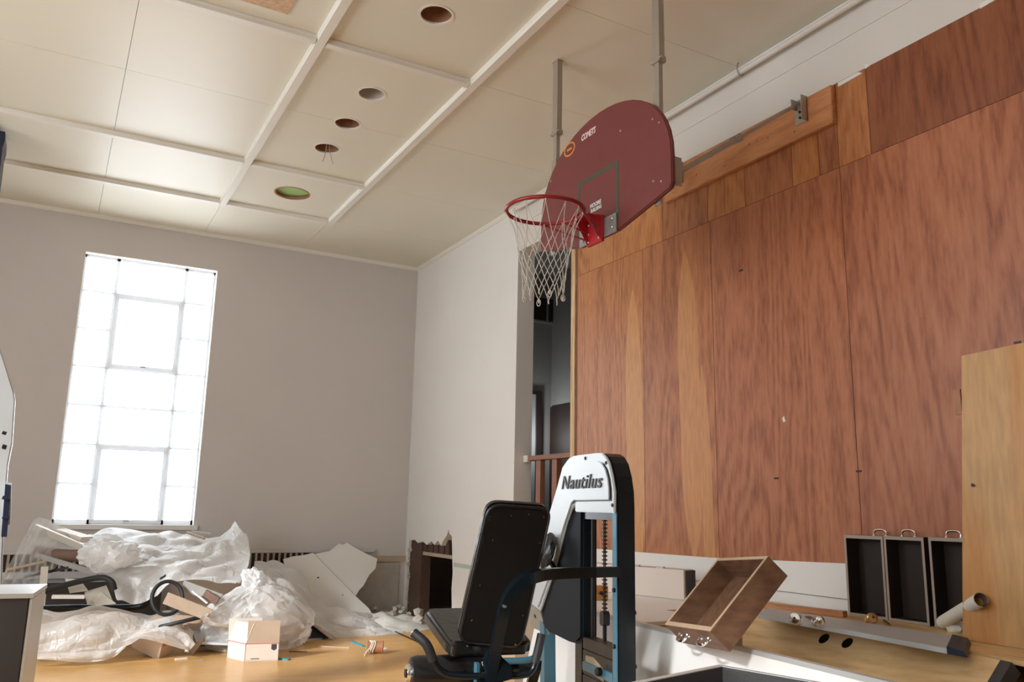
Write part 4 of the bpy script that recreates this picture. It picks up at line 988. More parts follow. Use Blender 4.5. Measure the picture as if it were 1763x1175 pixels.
# drawers (open boxes). local: width X, depth(height) Y, length Z... built from corner + three edge vectors, open on one side
def open_box(name, label, o, eu, ev, ew, t, mats, group, handles=(), open_face=True, rest=None, cat='drawer', handle_mat=None):
    """o corner; eu, ev span the open mouth; ew goes from the mouth to the bottom. side at start of ev = front with handles"""
    U, Vv, W = V(eu).normalized(), V(ev).normalized(), V(ew).normalized(); lu, lv, lw = V(eu).length, V(ev).length, V(ew).length
    cen = V(o)+V(eu)/2+V(ev)/2+V(ew)
    th = thing(name, label, cat, tuple(cen), group)
    def pb(u0, u1, v0, v1, w0, w1):
        base = V(o)+U*u0+Vv*v0+W*w0
        return prism_bm([base, base+U*(u1-u0), base+U*(u1-u0)+Vv*(v1-v0), base+Vv*(v1-v0)], W*(w1-w0))
    msid, medge, min_ = mats
    link('front', pb(0, lu, 0, t*1.4, 0.002, lw), msid, th); link('rear', pb(t, lu-t, lv-t, lv, 0.002, lw), msid, th)
    link('side', pb(0, t, t*1.4, lv, 0.002, lw), msid, th); link('side', pb(lu-t, lu, t*1.4, lv, 0.002, lw), msid, th)
    link('bottom', pb(t, lu-t, t*1.4, lv-t, lw-t*0.6, lw), min_, th)
    bm = bmesh.new()
    def addp(u0, u1, v0, v1):
        base = V(o)+U*u0+Vv*v0-W*0.0005
        prism(bm, [base, base+U*(u1-u0), base+U*(u1-u0)+Vv*(v1-v0), base+Vv*(v1-v0)], W*0.0025)
    addp(0, lu, 0, t*1.4); addp(0, t, t*1.4, lv); addp(lu-t, lu, t*1.4, lv); addp(t, lu-t, lv-t, lv)
    link('edge_banding', bm, medge, th)
    for hu in handles:
        c = V(o)+U*(lu*hu)+W*(lw*0.45)
        hw = 0.038; pts = smoothpath([c-U*hw, c-U*hw*0.95-Vv*0.022, c-U*hw*0.5-Vv*0.032, c+U*hw*0.5-Vv*0.032, c+U*hw*0.95-Vv*0.022, c+U*hw], 4)
        h = link('handle', tube_bm(pts, 0.0055, seg=8), handle_mat or M['chrome'], th, smooth=True)
        for s in (-1, 1): link('handle_foot', lathe_bm([(0.010, 0), (0.008, 0.005)], c+U*hw*s, -Vv, seg=10), handle_mat or M['chrome'], h)
    return th
# loose drawer propped on the heap: corners measured at the mouth
wd = (M['drawer_wood'], M['drawer_edge'], M['drawer_wood'])
# mouth front-left, front-right, rear-right, rear-left
def nearer(p, k=0.955): return CAM+(V(p)-CAM)*k
A_, B_, C_, F_ = nearer((2.462, 3.027, 0.851)), nearer((2.329, 2.590, 0.887)), nearer((2.730, 2.969, 1.136)), nearer((2.404, 2.561, 0.810))
open_box('drawer_box', 'brown wooden drawer tipped up on the heap, two chrome pulls on its front', A_, B_-A_, C_-A_, F_-B_, 0.014, wd, 'loose drawers', (0.27, 0.72))
tag(link('prop_stick', bx((2.535, 2.66, 0.0), (2.565, 2.74, 0.955)), M['plank']), 'wooden stick hidden behind the tipped brown drawer, propping it up', 'stick')
dk = (M['drawer_dark'], M['drawer_grey'], M['drawer_dark'])
for k, (xa, xb, lab) in enumerate(((1452, 1520, 'dark upright drawer with chrome pull, leftmost of three standing at the wall'), (1520, 1590, 'dark upright drawer with chrome pull, second from left against the wall'), (1597, 1668, 'dark upright drawer half hidden behind the tall plywood panel'))):
    Xw = 3.944
    p0 = onX(Xw, xa+0.7, 921+2*k); p1 = onX(Xw, xb-0.7, 923+2*k)
    zt = p0.z; zb = 0.8065
    o = V((Xw, p0.y, zt)); eu = V((0, p1.y-p0.y, 0)); ev = V((0, 0, -(zt-zb))); ew = V((0.108, 0, 0))
    open_box('drawer_box', lab, o, eu, ev, ew, 0.013, dk, 'upright drawers', (0.80,) if k == 0 else (0.5,))
lk = onX(3.90, 1650, 965)
# dark open drawer in the near foreground
p0 = onZ(0.86, 1238, 1145); p1 = onZ(0.86, 1500, 1190)
ed = (p1-p0).normalized(); side = V((-ed.y, ed.x, 0))
if side.x > 0: side = -side
open_box('dark_tray', 'dark open box lying low in the right foreground, pale worn rim', p0+side*0.55, -side*0.55, ed*0.75, V((0, 0, -0.30)), 0.016, (M['grey_dark'], M['alum'], M['grey_dark']), None, cat='box')
tag(link('paint_crate', bx((1.12, 1.35, 0.0), (1.70, 2.0, 0.555)), M['grey_dark'], None, bevel=0.004), 'dark crate under the open dark box in the foreground', 'crate')

# white sheet leaning on the front of the heap
e1 = onZ(ZT+0.012, 1520, 1180.0); e2 = onZ(ZT+0.012, 1096, 1077)
ed = (e2-e1).normalized(); far = e1+ed*2.44; near = e1-ed*0.05
dn = V((-0.22, 0.0, -(ZT+0.012)))
ls = thing('white_board', 'big white panel leaning on the front of the plywood heap', 'panel', tuple(near+dn))
link('board_face', prism_bm([near, far, far+dn+V((0.02, 0, 0)), near+dn], V((0.012, 0, 0.006))), M['whiteboard'], ls)
link('edge_trim', tube_bm([near+V((0.01, 0, 0.006)), far+V((0.01, 0, 0.006))], (0.009, 0.014), square=True), M['alum'], ls)
# white sheet lying flat at the far end of the heap
wp = [onZ(0.775, 1100, 1077)+V((0.02, 0, 0)), V((2.78, 4.9, 0.775)), V((3.95, 4.9, 0.775)), V((3.95, 4.02, 0.775)), V((3.05, 3.75, 0.775))]
wp = [V((2.68, 3.62, 0.772)), V((2.72, 5.2, 0.772)), V((3.98, 5.2, 0.772)), V((3.98, 4.05, 0.772)), V((3.28, 4.02, 0.772)), V((3.28, 3.62, 0.772))]
tag(link('white_sheet', prism_bm(wp, (0, 0, -0.02)), M['whiteboard']), 'white sheet lying flat behind the tipped drawer', 'panel')
tag(link('support_crate', bx((2.9, 4.65, 0.0), (3.9, 5.15, 0.751)), M['plank'], None, bevel=0.003), 'wooden crate under the far end of the flat white sheet', 'crate')
# cream case with hasps standing on it
c0 = onZ(0.774, 1178, 1034); c1 = onZ(0.774, 1093, 1025); cd = (c1-c0).normalized(); c1 = c0+cd*0.85; cb = V((-cd.y, cd.x, 0)); 
if cb.x < 0: cb = -cb
hh = onP(c0, cb, 1196, 991).z-0.774; hh = 0.19
cs = thing('cream_case', 'cream wooden case with small hasps on its top edge, by the apron', 'case', tuple(c0))
link('case_body', prism_bm([c0, c1, c1+cb*0.12, c0+cb*0.12], (0, 0, hh)), M['cream'], cs, bevel=0.003)
link('case_end', prism_bm([c0+V((0, 0, 0.004))-cd*0.014+cb*0.02, c0-cd*0.001+cb*0.02+V((0, 0, 0.004)), c0-cd*0.001+cb*0.12+V((0, 0, 0.004)), c0-cd*0.014+cb*0.12+V((0, 0, 0.004))], (0, 0, hh-0.008)), M['drawer_dark'], cs)
for s in (0.16, 0.36):
    link('hasp', prism_bm([c0+cd*s+cb*0.0+V((0, 0, hh)), c0+cd*(s+0.06)+V((0, 0, hh)), c0+cd*(s+0.06)+cb*0.02+V((0, 0, hh)), c0+cd*s+cb*0.02+V((0, 0, hh))], (0, 0, 0.012)), M['bolt'], cs)
# orange block with dark knob seen through the tower
ob0 = onP(V((3.0, 4.6, 0.9)), V((0, 1, 0)), 1032, 1031)
obk = thing('orange_block', 'small orange wooden block with dark peg seen through the machine tower', 'block', (ob0.x, ob0.y, 0.7725))
zc = 0.7725
link('block_body', bx((ob0.x-0.05, ob0.y-0.03, zc), (ob0.x+0.05, ob0.y+0.03, zc+0.09)), M['orange_block'], obk, bevel=0.004)
link('peg', lathe_bm([(0.012, 0), (0.014, 0.02)], (ob0.x-0.01, ob0.y-0.03, zc+0.045), (0, -1, 0), seg=10), M['black'], obk)
# door knobs and latches
def knob(px, py, z, label, mat, axis=(-0.6, -0.6, 0.45), s=1.0):
    p = onZ(z+0.026*s, px, py); t = thing('loose_doorknob', label, 'door knob', (p.x, p.y, z), 'loose door knobs')
    ax = V(axis).normalized()
    link('knob_head', lathe_bm([(0.012*s, -0.03*s), (0.014*s, -0.01*s), (0.026*s, 0.0), (0.029*s, 0.014*s), (0.024*s, 0.026*s), (0.010*s, 0.028*s)], p, ax, seg=18), mat, t, smooth=True)
    link('rose', lathe_bm([(0.026*s, -0.034*s), (0.026*s, -0.028*s), (0.012*s, -0.024*s)], p, ax, seg=18), mat, t, smooth=True)
    link('keyhole', lathe_bm([(0.006*s, 0.0285*s), (0.006*s, 0.030*s)], p, ax, seg=8), M['black'], t)
    return t
knob(1370, 1067, 0.827, 'chrome door knob lying on the grey board, leftmost of the knobs', M['chrome'], (-0.8, -0.5, 0.3))
t2 = knob(1410, 1070, 0.827, 'chrome door knob beside a dark latch on the grey board', M['chrome'], (0.5, -0.7, 0.4), 0.85)
knob(1500, 1066, 0.8055, 'brass door knob on the rear pale plywood panel', M['brass'], (-0.45, -0.8, 0.35), 1.0)
lp0, lp1 = onZ(0.825, 1391, 1064), onZ(0.815, 1408, 1077)
tag(link('door_latch', tube_bm([lp0, lp1], (0.008, 0.014), square=True), M['black']), 'dark metal door latch beside the chrome knob', 'latch')
lp0, lp1 = onZ(0.815, 1522, 1070), onZ(0.815, 1532, 1078)
tag(link('knob_spindle', tube_bm([lp0, lp1], 0.009, seg=8), M['brass']), 'short brown spindle lying right of the brass knob', 'spindle')
# rolled tube
ra = onZ(0.838, 1622, 1073)
rb = onX(3.62, 1689, 1033)
rt2 = thing('rolled_paper_tube', 'grey paper roll leaning up against the tall plywood panel', 'tube', tuple(ra))
ax = (rb-ra); Ln = ax.length
link('roll', lathe_bm([(0.027, 0), (0.030, 0.02), (0.030, Ln)], ra, ax, seg=18, cap=False), M['paper'], rt2, smooth=True)
link('roll_inner', lathe_bm([(0.027, Ln*0.5), (0.027, Ln)], ra, ax, seg=18, cap=False), M['brown'], rt2)
rag = onX(3.88, 1643, 1056)
tag(link('crumpled_rag', blob((rag.x, rag.y, 0.828), (0.03, 0.045, 0.028), amp=0.4, seed=9, sub=3), M['paper'], smooth=True), 'crumpled pale rag behind the paper roll', 'rag')

# ================================================================== LEFT EDGE: second machine, cabinet, speaker
kk = 4.0
cA = V((0.022, 4.72, 0)); 
gc = thing('grey_cabinet', 'dark grey metal cabinet with bright top at the lower left edge', 'cabinet', (-0.4, 4.9, 0))
zt = 0.925
t0_ = onZ(zt, 66, 1011); t1_ = onZ(zt, 0, 1011); t2_ = onZ(zt, 52, 1022)
wd_ = (t1_-t0_).normalized(); 
wv = V((-1, 0.12, 0)).normalized(); dv = V((0.12, 1, 0)).normalized()
fr = t0_+V((-0.035, -0.16, 0)); fr = V((t2_.x, t2_.y, 0))
link('carcass', prism_bm([V((fr.x, fr.y, 0)), V((fr.x, fr.y, 0))+wv*0.7, V((fr.x, fr.y, 0))+wv*0.7+dv*0.45, V((fr.x, fr.y, 0))+dv*0.45], (0, 0, zt-0.02)), M['grey_dark'], gc, bevel=0.004)
tb = V((fr.x, fr.y, zt-0.02))
link('top_trim', prism_bm([tb-dv*0.015-wv*0.015, tb+wv*0.7-dv*0.015, tb+wv*0.7+dv*0.46, tb+dv*0.46-wv*0.015], (0, 0, 0.02)), M['alum'], gc)
link('side_light', prism_bm([tb-wv*0.012+V((0, 0, -zt+0.04)), tb-wv*0.002+V((0, 0, -zt+0.04)), tb-wv*0.002+dv*0.44+V((0, 0, -zt+0.04)), tb-wv*0.012+dv*0.44+V((0, 0, -zt+0.04))], (0, 0, zt-0.045)), M['alum'], gc)  # pale sheet over the side face: window light put into the colour

wm = thing('white_weight_tower', 'white exercise machine tower with dark levers at the left edge', 'exercise machine', (-0.5, 5.6, 0))
YW = 5.65
wo = [onY(YW, *p) for p in ((-4, 590), (6, 618), (24, 676), (26, 690), (21, 765), (14, 800), (9, 860), (4, 960), (2, 1060))]
base = [V((wo[-1].x, YW, 0.0)), V((wo[-1].x-0.75, YW, 0.0)), V((wo[0].x-0.85, YW, wo[0].z+0.1)), V((wo[0].x-0.25, YW, wo[0].z+0.12))]
link('cowl', prism_bm(wo+base, (0, 0.10, 0)), M['silver'], wm, bevel=0.006)
link('lever', prism_bm([onY(YW-0.05, *p) for p in ((9, 834), (19, 836), (12, 925), (2, 925))], (0, 0.03, 0)), M['navy'], wm)
link('lever_plate', prism_bm([onY(YW-0.02, *p) for p in ((10, 830), (20, 832), (18, 905), (8, 900))], (0, 0.015, 0)), M['silver'], wm)
for py in (857, 891, 768, 745, 770): link('lever_bolt', tube_bm([onY(YW-0.06, 4, py), onY(YW-0.06, 16 if py > 800 else 11, py+2)], 0.010, seg=8), M['navy'] if py > 800 else M['black'], wm)
# navy speaker by the ceiling
YS = 8.0
so0 = [onY(YS, *p) for p in ((12, 208), (11, 224), (7, 236), (4, 262), (0, 292), (-70, 300), (-95, 190))]
spk = thing('hanging_speaker', 'navy blue speaker box hung below the ceiling at the left edge', 'speaker', tuple(so0[0]))
dz = max(p.z for p in so0)-(H-0.06)
so0 = [V((p.x, p.y, p.z-max(0, dz))) for p in so0]
link('cabinet', prism_bm(so0, (0, 0.35, 0)), M['navy'], spk, bevel=0.004)
link('hanger', bx((so0[0].x-0.22, YS+0.12, H-0.07), (so0[0].x-0.10, YS+0.2, H-0.0004)), M['steel'], spk)

# ================================================================== DEBRIS PILE UNDER THE WINDOW
def PY(rows): return [[onY(y, px, py) for (px, py) in row] for (y, row) in rows]
# supports inside the pile
tag(link('cardboard_carton', bx((1.25, 8.95, 0.0), (2.05, 9.7, 0.62)), M['cardboard'], None, bevel=0.004), 'large carton buried under the white plastic below the window', 'box')
tag(link('grey_chest', bx((-0.25, 9.35, 0.0), (1.15, 9.85, 0.55)), M['grey_dark'], None, bevel=0.004), 'grey chest at the back of the pile, left of the white plastic', 'chest')
# white plastic thrown over the top
top = PY([(9.75, ((152, 914), (205, 906), (265, 912), (322, 916), (372, 918), (401, 893))),
          (9.35, ((144, 935), (205, 925), (265, 930), (322, 932), (378, 922), (424, 920))),
          (8.95, ((150, 955), (212, 948), (268, 950), (325, 950), (382, 950), (432, 948))),
          (8.7, ((183, 982), (222, 972), (272, 972), (328, 966), (380, 975), (424, 985))),
          (8.5, ((203, 1034), (238, 1036), (262, 1022), (300, 1000), (345, 1003), (405, 1008)))])
tag(link('plastic_sheet', net_surface(top, 14, 0.040, 4.5, 2), M['film'], None, smooth=True), 'large white plastic sheet heaped highest under the window with a raised peak', 'plastic sheet', 'plastic sheets on the pile')
tag(link('teal_tape', tube_bm(smoothpath([onY(8.82, 214, 940), onY(8.80, 220, 950), onY(8.80, 226, 955)], 4), (0.003, 0.022), square=True, up=(0, -1, 0)), M['teal']), 'teal tape stripe on the big white plastic, upper end', 'tape')
tag(link('teal_tape', tube_bm([onY(8.80, 187, 976), onY(8.78, 200, 980)], (0.003, 0.02), square=True, up=(0, -1, 0)), M['teal']), 'short teal tape scrap at the lower left of the big white plastic', 'tape')
# knotted lump of plastic at the left of it
lc = onY(8.75, 190, 955)
tag(link('plastic_bundle', blob(tuple(lc), (0.19, 0.14, 0.13), amp=0.5, sc=7, seed=12, sub=4), M['film'], None, smooth=True), 'crumpled bundle of white plastic tied with teal tape', 'plastic sheet', 'plastic sheets on the pile')
# clear sheet hanging over the pole end at far left
cl = PY([(9.2, ((60, 894), (72, 892), (100, 903), (135, 915))), (9.1, ((36, 935), (54, 935), (85, 940), (120, 945))), (9.0, ((12, 978), (34, 980), (58, 985), (90, 985))), (8.95, ((-8, 1012), (12, 1018), (40, 1020), (70, 1022)))])
tag(link('clear_sheet', net_surface(cl, 8, 0.02, 5, 5), M['film_clear'], None, smooth=True), 'thin see-through plastic sheet draped from the pole end at far left', 'plastic sheet', 'plastic sheets on the pile')
# front lying bag
fb = PY([(8.75, ((64, 1040), (110, 1045), (160, 1046), (215, 1050), (265, 1058), (305, 1052), (325, 1065))),
         (8.35, ((58, 1062), (108, 1058), (160, 1058), (215, 1062), (262, 1066), (308, 1060), (336, 1082))),
         (8.1, ((52, 1092), (105, 1085), (160, 1085), (212, 1088), (262, 1078), (312, 1080), (338, 1102))),
         (8.02, ((50, 1118), (102, 1115), (155, 1112), (200, 1112), (250, 1092), (315, 1102), (332, 1116))),
         (8.0, ((48, 1134), (100, 1138), (150, 1141), (195, 1132), (235, 1100), (318, 1118), (326, 1124)))])
tag(link('plastic_sheet', net_surface(fb, 13, 0.042, 5, 8, minz=0.006), M['film'], None, smooth=True), 'long low crumpled white plastic sheet lying at the front left of the pile', 'plastic sheet', 'plastic sheets on the pile')
# carton poking out of it
cbx = thing('open_carton', 'tilted brown carton poking out from the front plastic sheet', 'box', (1.08, 8.25, 0))
f0, f1, f2 = onZ(0.02, 280, 1133), onY(8.22, 262, 1111), onY(8.4, 272.6, 1077)
rotc = Euler((0.35, -0.25, 0.75)).to_matrix()
bm = bmesh.new(); box(bm, (1.05, 8.30, 0.165), (0.34, 0.30, 0.20), rotc); link('carton_body', bm, M['cardboard'], cbx)
bm = bmesh.new(); box(bm, V((1.05, 8.30, 0.165))+rotc @ V((0.0, -0.151, 0.04)), (0.30, 0.002, 0.03), rotc); link('printed_band', bm, M['red_line'], cbx)
# right tied bag
bc = onY(8.35, 447, 1072)
def bagfn(p):
    t = max(0, p.z)/0.36; k = 1-0.55*t*t; return V((p.x*k-0.05*t, p.y*k, p.z))
tag(link('tied_bag', blob((bc.x+0.02, 8.45, 0.24), (0.47, 0.34, 0.34), amp=0.22, sc=6, seed=21, sub=5, fn=bagfn), M['film_bag'], None, smooth=True), 'bulging clear plastic bag tied at its neck, behind the small white carton', 'bag', 'plastic bags on the pile')
tag(link('junk_sack', blob((bc.x+0.06, 8.50, 0.20), (0.33, 0.22, 0.20), amp=0.3, sc=6, seed=33, sub=4), M['cream'], None, smooth=True), 'pale sack of rubbish seen through the tied clear bag', 'sack')
wing = PY([(8.4, ((432, 1012), (440, 1016), (450, 1024))), (8.15, ((395, 1030), (405, 1042), (430, 1052))), (8.0, ((358, 1055), (372, 1066), (410, 1072))), (7.95, ((346, 1058), (352, 1070), (364, 1078)))])
tag(link('plastic_wing', net_surface(wing, 9, 0.03, 8, 14), M['film'], None, smooth=True), 'white plastic tail flaring left from the tied bag neck', 'plastic sheet', 'plastic sheets on the pile')
nk = onY(8.45, 440, 1008)
tag(link('bag_neck', blob(tuple(nk), (0.09, 0.07, 0.12), amp=0.5, sc=8, seed=17, sub=4, R=Euler((0, -0.5, 0)).to_matrix()), M['film'], None, smooth=True), 'twisted white plastic neck above the tied bag', 'plastic sheet', 'plastic sheets on the pile')
# long plastic draped to the right over a dark panel
lg = PY([(9.55, ((438, 966), (470, 964), (508, 985), (548, 1022), (600, 1048), (650, 1066))),
         (9.2, ((440, 975), (482, 982), (522, 1010), (562, 1045), (616, 1058), (668, 1078))),
         (8.9, ((446, 990), (490, 1002), (530, 1040), (572, 1070), (625, 1078), (682, 1088))),
         (8.65, ((470, 1006), (505, 1030), (545, 1066), (585, 1090), (632, 1096), (664, 1102)))])
tag(link('plastic_sheet', net_surface(lg, 13, 0.045, 4.5, 27, minz=0.006), M['film'], None, smooth=True), 'long white plastic sheet sliding down to the right below the broken drywall', 'plastic sheet', 'plastic sheets on the pile')
tag(link('plastic_scrap', net_surface(PY([(9.4, ((640, 1062), (680, 1066), (712, 1068))), (9.0, ((630, 1075), (675, 1080), (706, 1078))), (8.7, ((640, 1090), (668, 1096), (690, 1092)))]), 8, 0.03, 7, 31, minz=0.005), M['film'], None, smooth=True), 'flat white plastic scrap on the floor near the wall hole', 'plastic sheet', 'plastic sheets on the pile')
# dark panel beneath
dp = [onY(9.1, 482, 1026), onY(8.62, 572, 1101), onY(8.7, 500, 1104), onY(9.0, 470, 1104)]
tag(link('dark_board', prism_bm([onY(9.0, 480, 1030), onY(8.62, 574, 1100), V((onY(8.62, 574, 1100).x-0.3, 8.72, 0.0)), V((onY(8.62, 480, 1100).x, 8.95, 0.0))], (0.0, 0.03, 0.01)), M['navy']), 'dark panel tilted under the long white plastic sheet', 'panel')
link('board_edge', slab_between(onY(8.98, 480, 1027), onY(8.60, 576, 1102), 0.10, 0.014), M['cardboard'], bpy.data.objects['dark_board'])
# broken drywall
n_dw = V((0, -0.78, 0.34)).normalized(); o_dw = V((3.0, 10.02, 0.95)); 
up_o = [(541, 955), (567, 950), (583, 937), (589.5, 939.5), (597, 935.8), (610, 944), (631, 955), (649, 963), (646, 980), (635, 991), (625, 1010), (618, 1017), (612, 1027)]
lo_o = [(487, 964), (505, 959), (522, 957), (539, 953), (541, 955.5), (612, 1027.5), (622, 1037), (634, 1048), (640, 1058), (600, 1072), (540, 1062), (500, 1010)]
n2 = V((0, -0.80, 0.42)).normalized()
tag(link('drywall_piece', prism_bm([onP(o_dw, n_dw, *p) for p in up_o], -n_dw*-0.012), M['drywall']), 'broken drywall piece with jagged pointed top leaning on the back wall', 'drywall')
tag(link('drywall_piece', prism_bm([onP(o_dw+V((0, -0.02, 0)), n_dw, *p) for p in lo_o], -n_dw*-0.012), M['drywall']), 'long drywall sheet sloping down in front of the jagged drywall piece', 'drywall')
for px, py in ((548, 995), (590, 1025)):
    p = onP(o_dw+V((0, -0.035, 0)), n_dw, px, py); tag(link('drywall_gouge', rock(p, 0.012, int(px)), M['black']), 'black %s in the sloping drywall sheet' % ('gouge higher up' if px < 560 else 'screw hole lower down'), 'hole')
# rubble at the wall foot
rnd = random.Random(11)
for k in range(22):
    px = rnd.uniform(636, 722); py = 1034+(px-636)*0.10+rnd.uniform(0, 18); y = 9.75-rnd.uniform(0, 0.25)
    p = onZ(0.03, px, py+14); r = rnd.uniform(0.03, 0.075); x = min(p.x, 3.98); yy = min(max(p.y, 9.1), 9.98)
    tag(link('plaster_chunk', rock((x, yy, r*0.45+0.05*(k % 3)), r, 100+k), M['plaster']), 'rough broken plaster chunk heaped at the foot of the back wall corner', 'rubble', 'plaster chunks in the corner')
bm = bmesh.new(); nx, ny = 34, 22; g = []
for i in range(nx):
    row = []
    for j in range(ny):
        x = 3.0+1.06*i/(nx-1); y = 8.75+1.3*j/(ny-1)
        e = max(0, 1-((x-3.6)/0.56)**2-((y-9.55)/0.72)**2)
        row.append(bm.verts.new((x, y, 0.003+0.13*e*(0.7+0.6*noise.noise(V((x*6, y*6, 0))))-0.004*(e == 0))))
    g.append(row)
for i in range(nx-1):
    for j in range(ny-1): bm.faces.new((g[i][j], g[i+1][j], g[i+1][j+1], g[i][j+1]))
o = link('plaster_dust', bm, M['dust'], smooth=True); stuff(o); o['label'] = 'pale plaster dust mound on the floor in front of the wall hole'; o['category'] = 'dust'
# small white carton, open with flaps
k0, kL, kR = onZ(0, 420.5, 1140), onZ(0, 390.5, 1133), onZ(0, 478.6, 1138)
ct = thing('small_carton', 'small white and tan open carton with raised flaps on the floor', 'box', tuple(k0))
kr = (kR-k0); kl = (kL-k0); bh = 0.150
def wallq(a, b, h0, h1, off=V(), t=0.006, inward=V()): return prism_bm([a+V((0, 0, h0)), b+V((0, 0, h0)), b+off+V((0, 0, h1)), a+off+V((0, 0, h1))], inward*t)
inr = kl.normalized(); inl = kr.normalized()
link('side', wallq(k0, kR, 0.0, bh, inward=inr), M['cardboard_white'], ct); link('side', wallq(k0, kL, 0.0, bh, inward=inl), M['cardboard_white'], ct)
link('side', wallq(kL, kL+kr, 0.0, bh, inward=-inr), M['cardboard_white'], ct); link('side', wallq(kR, kR+kl, 0.0, bh, inward=-inl), M['cardboard_white'], ct)
link('bottom', prism_bm([k0+V((0, 0, 0.002)), kR+V((0, 0, 0.002)), kR+kl+V((0, 0, 0.002)), kL+V((0, 0, 0.002))], (0, 0, 0.004)), M['cardboard_white'], ct)
link('flap', wallq(k0+kr*0.04, kR, bh, bh+0.185, off=V((0.0, 0.0, 0))+kl*0.02, t=0.004, inward=inr), M['cardboard'], ct)
link('flap', wallq(k0, kL, bh, bh+0.16, off=kr*0.20, t=0.004, inward=inl), M['cardboard_white'], ct)
link('flap', wallq(kL, kL+kr, bh, bh+0.18, off=kl*0.05, t=0.004, inward=-inr), M['cardboard_white'], ct)
nf = -inr
link('red_line', prism_bm([k0+nf*0.001+V((0, 0, bh-0.008)), kR+nf*0.001+V((0, 0, bh-0.008)), kR+nf*0.001+V((0, 0, bh-0.002)), k0+nf*0.001+V((0, 0, bh-0.002))], nf*0.0006), M['red_line'], ct)
nl = -inl
link('red_line', prism_bm([k0+nl*0.001+V((0, 0, bh-0.008)), kL+nl*0.001+V((0, 0, bh-0.008)), kL+nl*0.001+V((0, 0, bh-0.002)), k0+nl*0.001+V((0, 0, bh-0.002))], nl*0.0006), M['red_line'], ct)
kru = kr.normalized(); e_ = kR-kru*0.065+nf*0.001
link('shield_print', prism_bm([e_+V((0, 0, 0.138)), e_+kru*0.045+V((0, 0, 0.138)), e_+kru*0.045+V((0, 0, 0.098)), e_+kru*0.022+V((0, 0, 0.084)), e_+V((0, 0, 0.098))], nf*0.0006), M['dark_print'], ct)
e_ = k0+kru*0.05+nf*0.001; link('small_print', prism_bm([e_+V((0, 0, 0.018)), e_+kru*0.07+V((0, 0, 0.018)), e_+kru*0.07+V((0, 0, 0.024)), e_+V((0, 0, 0.024))], nf*0.0006), M['dark_print'], ct)
# brown spool wound with cord
s0 = onZ(0.05, 632, 1116); sdir = V((0.92, -0.38, 0)).normalized()
spl = thing('cord_spool', 'brown spool with pale cord around it on the floor', 'spool', (s0.x, s0.y, 0))
link('drum', lathe_bm([(0.052, 0), (0.056, 0.005), (0.050, 0.02), (0.050, 0.13), (0.056, 0.145), (0.052, 0.15), (0.036, 0.15), (0.036, 0.10), (0.001, 0.10)], V((s0.x, s0.y, 0.056)), sdir, seg=20), M['terracotta'], spl, smooth=True)
u_ = V((0, 0, 1)); w2 = sdir.cross(u_)
for off in (0.03, 0.045, 0.065):
    link('cord', tube_bm([V((s0.x, s0.y, 0.056))+sdir*(off+0.012*math.sin(2*a))+(u_*math.cos(a)+w2*math.sin(a))*0.054 for a in [2*pi*q/20 for q in range(20)]], 0.006, seg=6, closed=True), M['paper'], spl)
link('cord', tube_bm(smoothpath([V((s0.x, s0.y-0.05, 0.05)), V((s0.x-0.05, s0.y-0.10, 0.01)), V((s0.x-0.07, s0.y-0.14, 0.008))], 5), 0.006, seg=6), M['paper'], spl)

# planks, bars and hoses in the pile
def plank(name, a, b, w, t, mat, label, cat='plank', up=(0, 0, 1), group=None):
    return tag(link(name, slab_between(a, b, w, t, up), mat), label, cat, group)
plank('wooden_plank', onY(8.15, 285, 1030), onY(8.05, 362, 1060), 0.04, 0.10, M['plank'], 'short tan plank sticking out left of the tied bag', group='planks in the pile')
plank('grey_plank', onY(8.5, 314, 1008), onY(8.4, 380, 1032), 0.04, 0.09, M['plank_grey'], 'grey board end under the edge of the big white plastic', group='planks in the pile')
plank('white_lath', onY(8.3, 331, 1018), onY(8.25, 357, 1039), 0.03, 0.014, M['whiteboard'], 'thin white lath above the short tan plank', 'lath', group='planks in the pile')
plank('brown_offcut', onY(8.35, 352, 1022), onY(8.3, 375, 1036), 0.05, 0.07, M['brown'], 'brown wood offcut right of the thin white lath', 'offcut', group='planks in the pile')
plank('lower_plank', onY(8.2, 300, 1066), onY(8.15, 356, 1068), 0.06, 0.06, M['cardboard'], 'brown board under the short tan plank', group='planks in the pile')
sl0 = onZ(0.09, 338, 1102)
tag(link('grey_slab', prism_bm([onZ(0.10, 338, 1106), onZ(0.10, 395, 1108), onZ(0.10, 397, 1085), onZ(0.10, 332, 1085)], (0, 0, -0.02)), M['grey_board']), 'pale grey slab with red edge left of the small carton', 'slab')
tag(link('slab_support', bx((1.55, 8.45, 0), (1.95, 8.75, 0.079)), M['black']), 'low dark block under the pale grey slab', 'block')
plank('floor_plank', onZ(0.02, 340, 1117), onZ(0.02, 376, 1116), 0.05, 0.035, M['plank'], 'short plank end on the floor below the pale grey slab', group='planks in the pile')
plank('leaning_offcut', onZ(0.01, 328, 1126), onY(8.25, 349, 1101), 0.03, 0.03, M['plank'], 'small offcut leaning at the right end of the front plastic', 'offcut', group='planks in the pile')
